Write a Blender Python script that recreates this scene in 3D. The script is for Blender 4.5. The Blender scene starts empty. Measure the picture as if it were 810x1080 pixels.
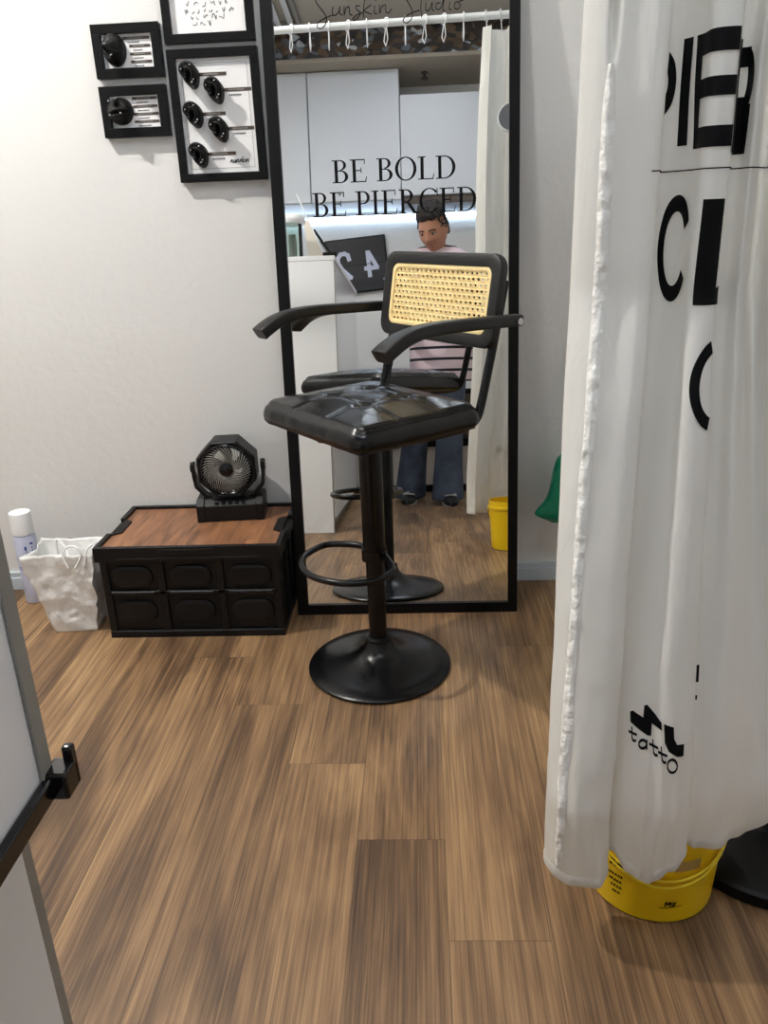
import bpy, bmesh, math, random
from mathutils import Vector, Matrix, noise
from math import sin, cos, pi, radians, sqrt, atan2

random.seed(7)
SC = bpy.context.scene
COL = SC.collection

# ------------------------------------------------------------------ helpers
def tag(o, label=None, cat=None, group=None, kind=None):
    if label: o['label'] = label
    if cat: o['category'] = cat
    if group: o['group'] = group
    if kind: o['kind'] = kind
    return o

def empty(name, label, cat, loc=(0, 0, 0), rotz=0.0, group=None):
    o = bpy.data.objects.new(name, None)
    COL.objects.link(o)
    o.location = loc
    o.rotation_euler = (0, 0, rotz)
    o.empty_display_size = 0.05
    return tag(o, label, cat, group)

class MB:
    """collects geometry for one mesh"""
    def __init__(s):
        s.v = []; s.f = []; s.fm = []; s.m = 0
    def add(s, vs, fs):
        b = len(s.v)
        s.v += [tuple(v) for v in vs]
        s.f += [tuple(b + i for i in f) for f in fs]
        s.fm += [s.m] * len(fs)
        return s
    def box(s, x0, x1, y0, y1, z0, z1, M=None):
        vs = [Vector((x, y, z)) for z in (z0, z1) for y in (y0, y1) for x in (x0, x1)]
        if M: vs = [M @ v for v in vs]
        return s.add(vs, [(0, 2, 3, 1), (4, 5, 7, 6), (0, 1, 5, 4), (2, 6, 7, 3), (0, 4, 6, 2), (1, 3, 7, 5)])
    def rings(s, rings, closed_ring=True, cap=True, loop=False):
        n = len(rings[0]); vs = [p for r in rings for p in r]; fs = []
        k = len(rings)
        for i in range(k if loop else k - 1):
            a = i * n; b = ((i + 1) % k) * n
            for j in range(n if closed_ring else n - 1):
                j2 = (j + 1) % n
                fs.append((a + j, a + j2, b + j2, b + j))
        if cap and closed_ring and not loop:
            fs.append(tuple(range(n - 1, -1, -1)))
            fs.append(tuple((k - 1) * n + i for i in range(n)))
        return s.add(vs, fs)
    def lathe(s, prof, n=40, c=(0, 0, 0), cap=True):
        R = []
        for r, z in prof:
            R.append([(c[0] + r * cos(2 * pi * i / n), c[1] + r * sin(2 * pi * i / n), c[2] + z) for i in range(n)])
        return s.rings(R, cap=cap)
    def tube(s, pts, r, n=12, loop=False, flat=None, taper=None):
        pts = [Vector(p) for p in pts]; k = len(pts); R = []
        up = None
        for i, p in enumerate(pts):
            if loop: t = pts[(i + 1) % k] - pts[i - 1]
            else: t = pts[min(i + 1, k - 1)] - pts[max(i - 1, 0)]
            t = t.normalized() if t.length > 1e-9 else Vector((0, 0, 1))
            if up is None:
                up = Vector((0, 0, 1)) if abs(t.z) < .9 else Vector((1, 0, 0))
            a = (up - t * up.dot(t))
            a = a.normalized() if a.length > 1e-6 else t.orthogonal().normalized()
            up = a
            b = t.cross(a)
            rr = r if taper is None else r * taper[i]
            fr = flat if flat else 1.0
            R.append([p + a * (rr * fr * cos(2 * pi * j / n)) + b * (rr * sin(2 * pi * j / n)) for j in range(n)])
        return s.rings(R, loop=loop)
    def grid(s, fn, nu, nv):
        vs = [fn(i / nu, j / nv) for i in range(nu + 1) for j in range(nv + 1)]
        fs = [(i * (nv + 1) + j, (i + 1) * (nv + 1) + j, (i + 1) * (nv + 1) + j + 1, i * (nv + 1) + j + 1) for i in range(nu) for j in range(nv)]
        return s.add(vs, fs)
    def ball(s, c, r, n=16, m=10, M=None):
        if not hasattr(r, '__len__'): r = (r, r, r)
        R = []
        for i in range(1, m):
            t = pi * i / m
            R.append([(c[0] + r[0] * sin(t) * cos(2 * pi * j / n), c[1] + r[1] * sin(t) * sin(2 * pi * j / n), c[2] - r[2] * cos(t)) for j in range(n)])
        if M: R = [[M @ Vector(p) for p in q] for q in R]
        return s.rings(R)
    def prism(s, poly, z0, z1, fr=lambda x, y, z: (x, y, z)):
        n = len(poly)
        vs = [fr(x, y, z0) for x, y in poly] + [fr(x, y, z1) for x, y in poly]
        fs = [tuple(range(n - 1, -1, -1)), tuple(range(n, 2 * n))] + [(i, (i + 1) % n, n + (i + 1) % n, n + i) for i in range(n)]
        return s.add(vs, fs)
    def build(s, name, mats, parent=None, smooth=False, bevel=0, sub=0, solid=0, auto=None, loc=None, rot=None):
        me = bpy.data.meshes.new(name)
        me.from_pydata(s.v, [], s.f)
        if not isinstance(mats, (list, tuple)): mats = [mats]
        for m in mats: me.materials.append(m)
        if len(mats) > 1:
            for p, k in zip(me.polygons, s.fm): p.material_index = k
        bm = bmesh.new(); bm.from_mesh(me)
        bmesh.ops.recalc_face_normals(bm, faces=bm.faces)
        bm.to_mesh(me); bm.free()
        if smooth or auto:
            for p in me.polygons: p.use_smooth = True
        if auto:
            me.set_sharp_from_angle(angle=radians(auto))
        o = bpy.data.objects.new(name, me)
        COL.objects.link(o)
        if parent: o.parent = parent
        if loc: o.location = loc
        if rot: o.rotation_euler = rot
        if solid:
            m = o.modifiers.new('Solid', 'SOLIDIFY'); m.thickness = solid; m.offset = 0
        if bevel:
            m = o.modifiers.new('Bevel', 'BEVEL'); m.width = bevel; m.segments = 3; m.limit_method = 'ANGLE'; m.angle_limit = radians(40)
            m.harden_normals = False
        if sub:
            m = o.modifiers.new('Sub', 'SUBSURF'); m.levels = sub; m.render_levels = sub
        return o

def catmull(P, n):
    """resample a polyline of tuples smoothly, n samples per span"""
    out = []
    k = len(P)
    for i in range(k - 1):
        p0 = P[max(i - 1, 0)]; p1 = P[i]; p2 = P[i + 1]; p3 = P[min(i + 2, k - 1)]
        for j in range(n):
            t = j / n
            out.append(tuple(0.5 * (2 * b + (c - a) * t + (2 * a - 5 * b + 4 * c - d) * t * t + (3 * b - a - 3 * c + d) * t ** 3) for a, b, c, d in zip(p0, p1, p2, p3)))
    out.append(tuple(P[-1]))
    return out

def rrect(w, h, r, n=6):
    """rounded rectangle outline, centred"""
    pts = []
    for cx, cy, a0 in ((w / 2 - r, h / 2 - r, 0), (-w / 2 + r, h / 2 - r, 90), (-w / 2 + r, -h / 2 + r, 180), (w / 2 - r, -h / 2 + r, 270)):
        for i in range(n + 1):
            a = radians(a0 + 90 * i / n)
            pts.append((cx + r * cos(a), cy + r * sin(a)))
    return pts

def sstep(a, b, x):
    t = max(0, min(1, (x - a) / (b - a))); return t * t * (3 - 2 * t)

# ---------------------------------------------------------------- materials
def lin(c):
    return tuple(((x / 255) / 12.92 if x / 255 <= .04045 else ((x / 255 + .055) / 1.055) ** 2.4) for x in c) + (1,)

def mat(name, rgb, rough=.5, metal=0, spec=.5, bump=None, trans=0, coat=0, noise_col=None, sheen=0, emit=None, estr=0, alpha=1, ior=1.45):
    m = bpy.data.materials.new(name); m.use_nodes = True
    nt = m.node_tree; b = nt.nodes['Principled BSDF']
    b.inputs['Base Color'].default_value = lin(rgb)
    b.inputs['Roughness'].default_value = rough
    b.inputs['Metallic'].default_value = metal
    b.inputs['Specular IOR Level'].default_value = spec
    b.inputs['Transmission Weight'].default_value = trans
    b.inputs['Coat Weight'].default_value = coat
    b.inputs['IOR'].default_value = ior
    b.inputs['Alpha'].default_value = alpha
    if sheen: b.inputs['Sheen Weight'].default_value = sheen
    if emit:
        b.inputs['Emission Color'].default_value = lin(emit); b.inputs['Emission Strength'].default_value = estr
    tc = nt.nodes.new('ShaderNodeTexCoord')
    if bump:
        sc, st, det = bump
        n = nt.nodes.new('ShaderNodeTexNoise'); n.inputs['Scale'].default_value = sc; n.inputs['Detail'].default_value = det
        nt.links.new(tc.outputs['Object'], n.inputs['Vector'])
        bp = nt.nodes.new('ShaderNodeBump'); bp.inputs['Strength'].default_value = st; bp.inputs['Distance'].default_value = .01
        nt.links.new(n.outputs['Fac'], bp.inputs['Height']); nt.links.new(bp.outputs['Normal'], b.inputs['Normal'])
    if noise_col:
        sc, rgb2 = noise_col
        n = nt.nodes.new('ShaderNodeTexNoise'); n.inputs['Scale'].default_value = sc; n.inputs['Detail'].default_value = 4
        nt.links.new(tc.outputs['Object'], n.inputs['Vector'])
        r = nt.nodes.new('ShaderNodeValToRGB')
        r.color_ramp.elements[0].position = .38; r.color_ramp.elements[1].position = .66
        r.color_ramp.elements[0].color = lin(rgb); r.color_ramp.elements[1].color = lin(rgb2)
        nt.links.new(n.outputs['Fac'], r.inputs['Fac']); nt.links.new(r.outputs['Color'], b.inputs['Base Color'])
    return m

def nd(nt, typ, **kw):
    n = nt.nodes.new(typ)
    for k, v in kw.items(): setattr(n, k, v)
    return n

def floor_material():
    m = bpy.data.materials.new('wood_plank_vinyl'); m.use_nodes = True
    nt = m.node_tree; L = nt.links.new; b = nt.nodes['Principled BSDF']
    tc = nd(nt, 'ShaderNodeTexCoord'); sp = nd(nt, 'ShaderNodeSeparateXYZ'); L(tc.outputs['Object'], sp.inputs[0])
    def mth(op, a, bb=None):
        n = nd(nt, 'ShaderNodeMath', operation=op)
        for i, q in enumerate((a, bb)):
            if q is None: continue
            if isinstance(q, (int, float)): n.inputs[i].default_value = q
            else: L(q, n.inputs[i])
        return n.outputs[0]
    PW, PL = .169, 1.2
    xr = mth('DIVIDE', mth('SUBTRACT', sp.outputs[0], .024), PW)
    row = mth('FLOOR', xr); fx = mth('SUBTRACT', xr, row)
    yy = mth('DIVIDE', mth('SUBTRACT', sp.outputs[1], mth('SUBTRACT', 1.023, mth('MULTIPLY', row, .232))), PL)
    idx = mth('FLOOR', yy); fy = mth('SUBTRACT', yy, idx)
    cid = nd(nt, 'ShaderNodeCombineXYZ'); L(row, cid.inputs[0]); L(idx, cid.inputs[1])
    wn = nd(nt, 'ShaderNodeTexWhiteNoise', noise_dimensions='3D'); L(cid.outputs[0], wn.inputs['Vector'])
    # grain coordinates: stretched along the plank, shifted per plank
    off = nd(nt, 'ShaderNodeVectorMath', operation='SCALE'); L(wn.outputs['Color'], off.inputs[0]); off.inputs['Scale'].default_value = 9.0
    def coords(sx, sy):
        mu = nd(nt, 'ShaderNodeVectorMath', operation='MULTIPLY'); L(tc.outputs['Object'], mu.inputs[0]); mu.inputs[1].default_value = (sx, sy, 1)
        ad = nd(nt, 'ShaderNodeVectorMath', operation='ADD'); L(mu.outputs[0], ad.inputs[0]); L(off.outputs[0], ad.inputs[1])
        return ad.outputs[0]
    def nz(vec, sc, det, rough=.6, dist=0):
        n = nd(nt, 'ShaderNodeTexNoise'); L(vec, n.inputs['Vector']); n.inputs['Scale'].default_value = sc; n.inputs['Detail'].default_value = det
        n.inputs['Roughness'].default_value = rough; n.inputs['Distortion'].default_value = dist
        return n.outputs['Fac']
    broad = nz(coords(6.5, 1.0), 1.0, 4, .55, 1.6)          # broad light and dark bands
    fine = nz(coords(170, 3.0), 1.0, 4, .6)             # pores
    fine2 = nz(coords(420, 7), 1.0, 2, .5)
    lines = nz(coords(260, 2.2), 1.0, 2, .5)
    lm_ = nd(nt, 'ShaderNodeMapRange'); L(lines, lm_.inputs['Value']); lm_.inputs['From Min'].default_value = .30; lm_.inputs['From Max'].default_value = .46; lm_.inputs['To Min'].default_value = -.13; lm_.inputs['To Max'].default_value = 0
    lines2 = nz(coords(210, 2.6), 1.0, 2, .5)
    lp_ = nd(nt, 'ShaderNodeMapRange'); L(lines2, lp_.inputs['Value']); lp_.inputs['From Min'].default_value = .56; lp_.inputs['From Max'].default_value = .70; lp_.inputs['To Min'].default_value = 0; lp_.inputs['To Max'].default_value = .10
    wv = nd(nt, 'ShaderNodeTexWave', wave_type='BANDS', bands_direction='X')
    L(coords(1, .10), wv.inputs['Vector']); wv.inputs['Scale'].default_value = 15; wv.inputs['Distortion'].default_value = 7; wv.inputs['Detail'].default_value = 3; wv.inputs['Detail Scale'].default_value = 1.3
    knots = nd(nt, 'ShaderNodeTexVoronoi'); L(coords(3.2, 1.5), knots.inputs['Vector']); knots.inputs['Scale'].default_value = 1.6
    kn = nd(nt, 'ShaderNodeMapRange'); L(knots.outputs['Distance'], kn.inputs['Value']); kn.inputs['From Min'].default_value = .02; kn.inputs['From Max'].default_value = .17; kn.inputs['To Min'].default_value = -.22; kn.inputs['To Max'].default_value = 0
    v = mth('ADD', mth('MULTIPLY', broad, 1.05), mth('MULTIPLY', wv.outputs['Fac'], .07))
    v = mth('ADD', v, mth('MULTIPLY', fine, .46))
    v = mth('ADD', v, mth('MULTIPLY', fine2, .36))
    v = mth('ADD', v, mth('MULTIPLY', wn.outputs['Value'], .20))
    v = mth('ADD', v, kn.outputs['Result'])
    v = mth('ADD', v, lm_.outputs['Result'])
    v = mth('ADD', v, lp_.outputs['Result'])
    v = mth('SUBTRACT', v, .56)
    ramp = nd(nt, 'ShaderNodeValToRGB'); L(v, ramp.inputs['Fac'])
    e = ramp.color_ramp.elements
    e[0].position = .14; e[0].color = lin((66, 48, 36))
    e[1].position = .90; e[1].color = lin((186, 153, 111))
    for p, c in ((.34, (98, 75, 53)), (.52, (129, 100, 71)), (.70, (157, 126, 90))):
        q = e.new(p); q.color = lin(c)
    # thin dark joints
    ex = mth('MULTIPLY', mth('MINIMUM', fx, mth('SUBTRACT', 1, fx)), PW)
    ey = mth('MULTIPLY', mth('MINIMUM', fy, mth('SUBTRACT', 1, fy)), PL)
    jd = mth('MINIMUM', ex, ey)
    jm = nd(nt, 'ShaderNodeMapRange'); L(jd, jm.inputs['Value']); jm.inputs['From Min'].default_value = .0003; jm.inputs['From Max'].default_value = .0014; jm.inputs['To Min'].default_value = .55; jm.inputs['To Max'].default_value = 1
    mx = nd(nt, 'ShaderNodeVectorMath', operation='SCALE'); L(ramp.outputs['Color'], mx.inputs[0]); L(jm.outputs['Result'], mx.inputs['Scale'])
    L(mx.outputs[0], b.inputs['Base Color'])
    b.inputs['Roughness'].default_value = .42; b.inputs['Specular IOR Level'].default_value = .4
    rr = nd(nt, 'ShaderNodeMapRange'); L(fine, rr.inputs['Value']); rr.inputs['To Min'].default_value = .55; rr.inputs['To Max'].default_value = .34; L(rr.outputs['Result'], b.inputs['Roughness'])
    bp = nd(nt, 'ShaderNodeBump'); bp.inputs['Strength'].default_value = .25; bp.inputs['Distance'].default_value = .002
    L(mth('ADD', fine, jm.outputs['Result']), bp.inputs['Height']); L(bp.outputs['Normal'], b.inputs['Normal'])
    return m

def lid_wood_material():
    m = bpy.data.materials.new('lid_wood'); m.use_nodes = True
    nt = m.node_tree; L = nt.links.new; b = nt.nodes['Principled BSDF']
    tc = nd(nt, 'ShaderNodeTexCoord'); mp = nd(nt, 'ShaderNodeMapping'); L(tc.outputs['Object'], mp.inputs[0])
    mp.inputs['Rotation'].default_value = (0, 0, radians(-38)); mp.inputs['Scale'].default_value = (9, 1.2, 1)
    n = nd(nt, 'ShaderNodeTexNoise'); L(mp.outputs[0], n.inputs['Vector']); n.inputs['Scale'].default_value = 4; n.inputs['Detail'].default_value = 6; n.inputs['Distortion'].default_value = .8
    r = nd(nt, 'ShaderNodeValToRGB'); L(n.outputs['Fac'], r.inputs['Fac'])
    r.color_ramp.elements[0].position = .3; r.color_ramp.elements[0].color = lin((86, 56, 38))
    r.color_ramp.elements[1].position = .72; r.color_ramp.elements[1].color = lin((160, 112, 78))
    L(r.outputs['Color'], b.inputs['Base Color']); b.inputs['Roughness'].default_value = .42
    return m

def fascia_material():
    """glossy glass strip with blurred shop goods behind it"""
    m = bpy.data.materials.new('dark_strip_glass'); m.use_nodes = True
    nt = m.node_tree; L = nt.links.new; b = nt.nodes['Principled BSDF']
    tc = nd(nt, 'ShaderNodeTexCoord'); mp = nd(nt, 'ShaderNodeMapping'); L(tc.outputs['Object'], mp.inputs[0]); mp.inputs['Scale'].default_value = (24, 1, 34)
    v = nd(nt, 'ShaderNodeTexVoronoi'); L(mp.outputs[0], v.inputs['Vector']); v.inputs['Scale'].default_value = 1.0
    sp = nd(nt, 'ShaderNodeSeparateColor'); L(v.outputs['Color'], sp.inputs[0])
    r = nd(nt, 'ShaderNodeValToRGB'); L(sp.outputs[0], r.inputs['Fac']); r.color_ramp.interpolation = 'CONSTANT'
    e = r.color_ramp.elements
    e[0].position = 0; e[0].color = lin((40, 36, 34)); e[1].position = .93; e[1].color = lin((176, 182, 188))
    for p, c in ((.30, (72, 56, 44)), (.5, (50, 52, 56)), (.68, (92, 74, 56)), (.84, (98, 106, 114))):
        q = e.new(p); q.color = lin(c)
    L(r.outputs['Color'], b.inputs['Base Color']); b.inputs['Roughness'].default_value = .06; b.inputs['Specular IOR Level'].default_value = .9
    b.inputs['Coat Weight'].default_value = 1.0
    return m

def shirt_material():
    m = bpy.data.materials.new('striped_shirt'); m.use_nodes = True
    nt = m.node_tree; L = nt.links.new; b = nt.nodes['Principled BSDF']
    tc = nd(nt, 'ShaderNodeTexCoord'); sp = nd(nt, 'ShaderNodeSeparateXYZ'); L(tc.outputs['Object'], sp.inputs[0])
    a = nd(nt, 'ShaderNodeMath', operation='DIVIDE'); L(sp.outputs[2], a.inputs[0]); a.inputs[1].default_value = .066
    fr = nd(nt, 'ShaderNodeMath', operation='FRACT'); L(a.outputs[0], fr.inputs[0])
    r = nd(nt, 'ShaderNodeValToRGB'); L(fr.outputs[0], r.inputs['Fac']); r.color_ramp.interpolation = 'CONSTANT'
    e = r.color_ramp.elements; e[0].position = 0; e[0].color = lin((22, 22, 30)); e[1].position = .24; e[1].color = lin((218, 196, 202))
    L(r.outputs['Color'], b.inputs['Base Color']); b.inputs['Roughness'].default_value = .85
    n = nd(nt, 'ShaderNodeTexNoise'); L(tc.outputs['Object'], n.inputs['Vector']); n.inputs['Scale'].default_value = 14
    bp = nd(nt, 'ShaderNodeBump'); bp.inputs['Strength'].default_value = .5; bp.inputs['Distance'].default_value = .02; L(n.outputs['Fac'], bp.inputs['Height']); L(bp.outputs['Normal'], b.inputs['Normal'])
    return m

def cloth_material():
    m = bpy.data.materials.new('white_curtain_satin'); m.use_nodes = True
    nt = m.node_tree; L = nt.links.new; b = nt.nodes['Principled BSDF']
    b.inputs['Base Color'].default_value = lin((238, 237, 232)); b.inputs['Roughness'].default_value = .42; b.inputs['Specular IOR Level'].default_value = .35
    tr = nd(nt, 'ShaderNodeBsdfTranslucent'); tr.inputs['Color'].default_value = lin((240, 240, 236))
    mx = nd(nt, 'ShaderNodeMixShader'); mx.inputs[0].default_value = .28
    L(b.outputs[0], mx.inputs[1]); L(tr.outputs[0], mx.inputs[2]); L(mx.outputs[0], nt.nodes['Material Output'].inputs[0])
    tc = nd(nt, 'ShaderNodeTexCoord'); mp = nd(nt, 'ShaderNodeMapping'); L(tc.outputs['Object'], mp.inputs[0]); mp.inputs['Scale'].default_value = (9, 9, 3)
    n = nd(nt, 'ShaderNodeTexNoise'); L(mp.outputs[0], n.inputs['Vector']); n.inputs['Scale'].default_value = 1.6; n.inputs['Detail'].default_value = 3; n.inputs['Distortion'].default_value = .6
    bp = nd(nt, 'ShaderNodeBump'); bp.inputs['Strength'].default_value = .35; bp.inputs['Distance'].default_value = .02; L(n.outputs['Fac'], bp.inputs['Height']); L(bp.outputs['Normal'], b.inputs['Normal'])
    return m

def emission(name, rgb, s):
    m = bpy.data.materials.new(name); m.use_nodes = True
    nt = m.node_tree; nt.nodes.clear()
    o = nt.nodes.new('ShaderNodeOutputMaterial'); e = nt.nodes.new('ShaderNodeEmission')
    e.inputs[0].default_value = lin(rgb); e.inputs[1].default_value = s
    nt.links.new(e.outputs[0], o.inputs[0]); return m

def mirror_material():
    m = bpy.data.materials.new('mirror_silver'); m.use_nodes = True
    nt = m.node_tree; nt.nodes.clear()
    o = nt.nodes.new('ShaderNodeOutputMaterial'); e = nt.nodes.new('ShaderNodeBsdfGlossy')
    e.inputs['Color'].default_value = (.86, .88, .88, 1); e.inputs['Roughness'].default_value = 0
    nt.links.new(e.outputs[0], o.inputs[0]); return m

def glass_material():
    m = bpy.data.materials.new('case_glass'); m.use_nodes = True
    nt = m.node_tree; nt.nodes.clear(); L = nt.links.new
    o = nt.nodes.new('ShaderNodeOutputMaterial'); g = nt.nodes.new('ShaderNodeBsdfGlossy'); t = nt.nodes.new('ShaderNodeBsdfTransparent')
    g.inputs['Roughness'].default_value = .02; t.inputs['Color'].default_value = (.90, .96, .93, 1)
    f = nt.nodes.new('ShaderNodeFresnel'); f.inputs['IOR'].default_value = 1.5
    mx = nt.nodes.new('ShaderNodeMixShader'); L(f.outputs[0], mx.inputs[0]); L(t.outputs[0], mx.inputs[1]); L(g.outputs[0], mx.inputs[2]); L(mx.outputs[0], o.inputs[0])
    return m

M_WALL = mat('painted_wall', (224, 224, 222), .7, bump=(38, .22, 6))
M_CEIL = mat('ceiling_paint', (176, 168, 156), .8, bump=(60, .1, 3))
M_SOFFIT = mat('soffit_board', (160, 150, 136), .8)
M_BASEB = mat('baseboard_grey', (196, 206, 214), .45)
M_FLOOR = floor_material()
M_LIDWOOD = lid_wood_material()
M_BLK = mat('black_paint', (9, 9, 10), .42, spec=.22)
M_BLKSATIN = mat('black_satin_metal', (9, 9, 11), .27, spec=.36)
M_BLKWOOD = mat('black_lacquered_wood', (14, 14, 15), .42, bump=(120, .05, 3))
M_BLKPLAS = mat('black_plastic', (14, 14, 16), .44, spec=.35, bump=(260, .04, 2))
M_BLKGLOSS = mat('black_gloss_plastic', (16, 16, 18), .16)
M_LEATHER = mat('black_leatherette', (9, 9, 11), .25, spec=.42, bump=(60, .07, 4))
M_CANE = mat('rattan_cane', (244, 222, 164), .5, noise_col=(60, (236, 208, 146)))
M_CANERIM = mat('rattan_rim', (244, 220, 160), .45)
M_CHROME = mat('chrome', (200, 200, 205), .15, metal=1)
M_WHITE = mat('white_laminate', (232, 234, 236), .35)
M_WHITEMAT = mat('white_paper', (240, 240, 240), .8)
M_PAPERBAG = mat('white_paper_bag', (238, 238, 236), .55, bump=(16, .9, 6))
M_TEXT = mat('black_lettering', (9, 9, 11), .65, spec=.15)
M_GREY = mat('grey_lettering', (120, 120, 122), .6)
M_CLOTH = cloth_material()
M_HEM = mat('satin_hem', (240, 239, 233), .22, spec=.6, bump=(42, .9, 4))
M_YELLOW = mat('yellow_plastic', (236, 196, 18), .32, spec=.5)
M_YELLOW2 = mat('yellow_handle', (240, 214, 50), .35)
M_GREEN = mat('green_plastic_film', (10, 128, 96), .28, bump=(22, .6, 4))
M_CANWHITE = mat('white_can_plastic', (238, 240, 242), .35)
M_CANLABEL = mat('blue_white_label', (196, 202, 226), .35)
M_BLUE = mat('blue_print', (30, 70, 160), .4)
M_MIRROR = mirror_material()
M_GLASS = glass_material()
M_PANE = mat('milky_case_glass', (238, 239, 242), .12, spec=.6)
M_CLOCK = mat('clock_face', (22, 24, 32), .3)
M_DIGIT = mat('clock_digit', (190, 194, 214), .5)
M_SKIN = mat('skin', (176, 124, 98), .5)
M_HAIR = mat('dark_hair', (30, 22, 18), .55, bump=(90, .8, 3))
M_DENIM = mat('blue_denim', (54, 62, 78), .85, noise_col=(9, (80, 90, 108)), bump=(18, .5, 5))
M_SHOE = mat('black_shoe', (24, 24, 26), .5)
M_SHOEW = mat('shoe_sole', (190, 190, 188), .6)
M_SHIRT = shirt_material()
M_SILICONE = mat('black_silicone', (13, 13, 14), .5, spec=.3)
M_STEEL = mat('steel_stud', (225, 225, 230), .12, metal=1)
M_CAB = mat('cabinet_laminate', (204, 206, 210), .38)
M_BEIGE = mat('beige_laminate', (196, 190, 180), .5)
M_BROWN = mat('dark_brown_board', (74, 62, 54), .5)
M_ROD = mat('white_rod', (236, 240, 244), .3)
M_FASCIA = fascia_material()
M_DULLGREY = mat('edge_grey', (142, 140, 134), .5)
M_EYE = mat('eye_white', (225, 220, 214), .3)
M_LIP = mat('lip', (150, 92, 80), .5)
M_PATCH = mat('label_patch', (176, 146, 84), .6)
M_ORANGE = mat('orange_brown', (150, 84, 50), .6)
M_CARD = mat('cream_card', (226, 216, 200), .6)
M_LAMPGREY = mat('lamp_grey', (96, 98, 104), .45)

# ------------------------------------------------------------------ camera
H = 1.15
P_, R_, Y_ = .3577, .0415, .0539
fw = Vector((-sin(Y_) * cos(P_), cos(Y_) * cos(P_), -sin(P_)))
R0 = Vector((cos(Y_), sin(Y_), 0)); U0 = R0.cross(fw)
RR = R0 * cos(R_) - U0 * sin(R_); UU = RR.cross(fw)
cd = bpy.data.cameras.new('camera'); cam = bpy.data.objects.new('camera', cd); COL.objects.link(cam)
cd.sensor_fit = 'VERTICAL'; cd.sensor_height = 36; cd.lens = 857.74 / 1080 * 36
cd.clip_start = .02
mw = Matrix.Identity(4)
for i in range(3):
    mw[i][0] = RR[i]; mw[i][1] = UU[i]; mw[i][2] = -fw[i]
mw[2][3] = H
cam.matrix_world = mw
SC.camera = cam

# ----------------------------------------------------------------- setting
WY = 2.4195       # wall the mirror leans on
BY = -1.24        # wall behind the photographer
XL, XR = -1.75, 1.30
ZC, ZS = 2.92, 2.72
SY = -.775
def struct(name, mb, m, **k):
    o = mb.build(name, m, **k); tag(o, kind='structure'); return o
struct('floor', MB().box(XL, XR, BY, WY, -.05, 0), M_FLOOR)
struct('wall_front', MB().box(XL - .1, XR + .1, WY, WY + .1, 0, ZC), M_WALL)
struct('wall_back', MB().box(XL - .1, XR + .1, BY - .1, BY, 0, ZC), M_WALL)
struct('wall_left', MB().box(XL - .1, XL, BY, WY, 0, ZC), M_WALL)
struct('wall_right', MB().box(XR, XR + .1, BY, WY, 0, ZC), M_WALL)
struct('ceiling', MB().box(XL - .1, XR + .1, BY - .1, WY + .1, ZC, ZC + .08), M_CEIL)
sf = MB().box(XL, XR, BY, SY, ZS, ZS + .03)
for x in (-1.5, -.88, -.26, .335, .95): sf.box(x - .006, x + .006, BY, SY, ZS - .004, ZS)
struct('ceiling_soffit', sf, M_SOFFIT)
struct('trim_1', MB().box(XL, XR, SY - .012, SY, ZS + .03, ZC), M_FASCIA)
struct('trim_2', MB().box(XL, XR, SY - .03, SY + .022, ZS - .002, ZS + .014), M_SOFFIT, bevel=.004)
bb = MB().box(XL, XR, WY - .014, WY, 0, .045).box(XL, XR, WY - .010, WY, .045, .064)
struct('baseboard_front', bb, M_BASEB, bevel=.003)

# panels and small downlights in the high ceiling, two of them added as fill
def ceiling_panel(x, y, w, d, s, label, rgb=(236, 244, 255)):
    t = empty('ceiling_light', label, 'ceiling light', (x, y, ZC), group=None)
    f = MB()
    for a in (-1, 1):
        f.box(a * w / 2 - .012, a * w / 2 + .012, -d / 2 - .012, d / 2 + .012, -.014, 0)
        f.box(-w / 2, w / 2, a * d / 2 - .012, a * d / 2 + .012, -.014, 0)
    f.build('light_frame', M_WHITE, t, bevel=.002)
    MB().box(-w / 2, w / 2, -d / 2, d / 2, -.009, -.001).build('diffuser', emission('panel_glow', rgb, s), t)
    return t
ceiling_panel(-.75, .80, .55, .55, 9, 'square ceiling light panel over the counter end')
ceiling_panel(.10, .18, .60, .36, 28, 'unseen square fill light panel added above the person', (236, 244, 255))  # unseen fill, added to light the curtain front from behind the camera
def downlight(x, y, s, label, tilt=(0, 0)):
    t = empty('downlight', label, 'downlight', (x, y, ZC))
    MB().lathe([(.037, -.05), (.062, -.05), (.066, -.006), (.075, -.001), (.038, -.001), (.037, -.050)], 32, cap=False).build('housing', M_WHITE, t, auto=40)
    MB().lathe([(.001, -.046), (.036, -.046), (.036, -.040), (.001, -.040)], 24).build('bulb', emission('spot_glow', (255, 250, 243), s), t)
downlight(-1.60, 1.62, 5600, 'small round downlight nearest the picture frames')
downlight(-.15, 1.85, 750, 'small round fill light added between the bar stool and the mirror')  # added, unseen; brightens the side of the curtain that faces the mirror

# louvred grille in the high ceiling, seen at the top of the mirror
t = empty('ceiling_vent', 'slatted ceiling grille seen at the top left of the mirror', 'vent', (-1.05, -.42, ZC))
f = MB()
for a in (-1, 1):
    f.box(a * .35 - .012, a * .35 + .012, -.25, .25, -.02, 0); f.box(-.35, .35, a * .25 - .012, a * .25 + .012, -.02, 0)
f.build('vent_frame', M_DULLGREY, t)
f = MB()
for i in range(9):
    x = -.31 + i * .077
    f.box(-.024, .024, -.24, .24, -.002, .002, Matrix.Translation((x, 0, -.022)) @ Matrix.Rotation(radians(35), 4, 'Y'))
f.build('slat_panel', M_CANWHITE, t)

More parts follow.
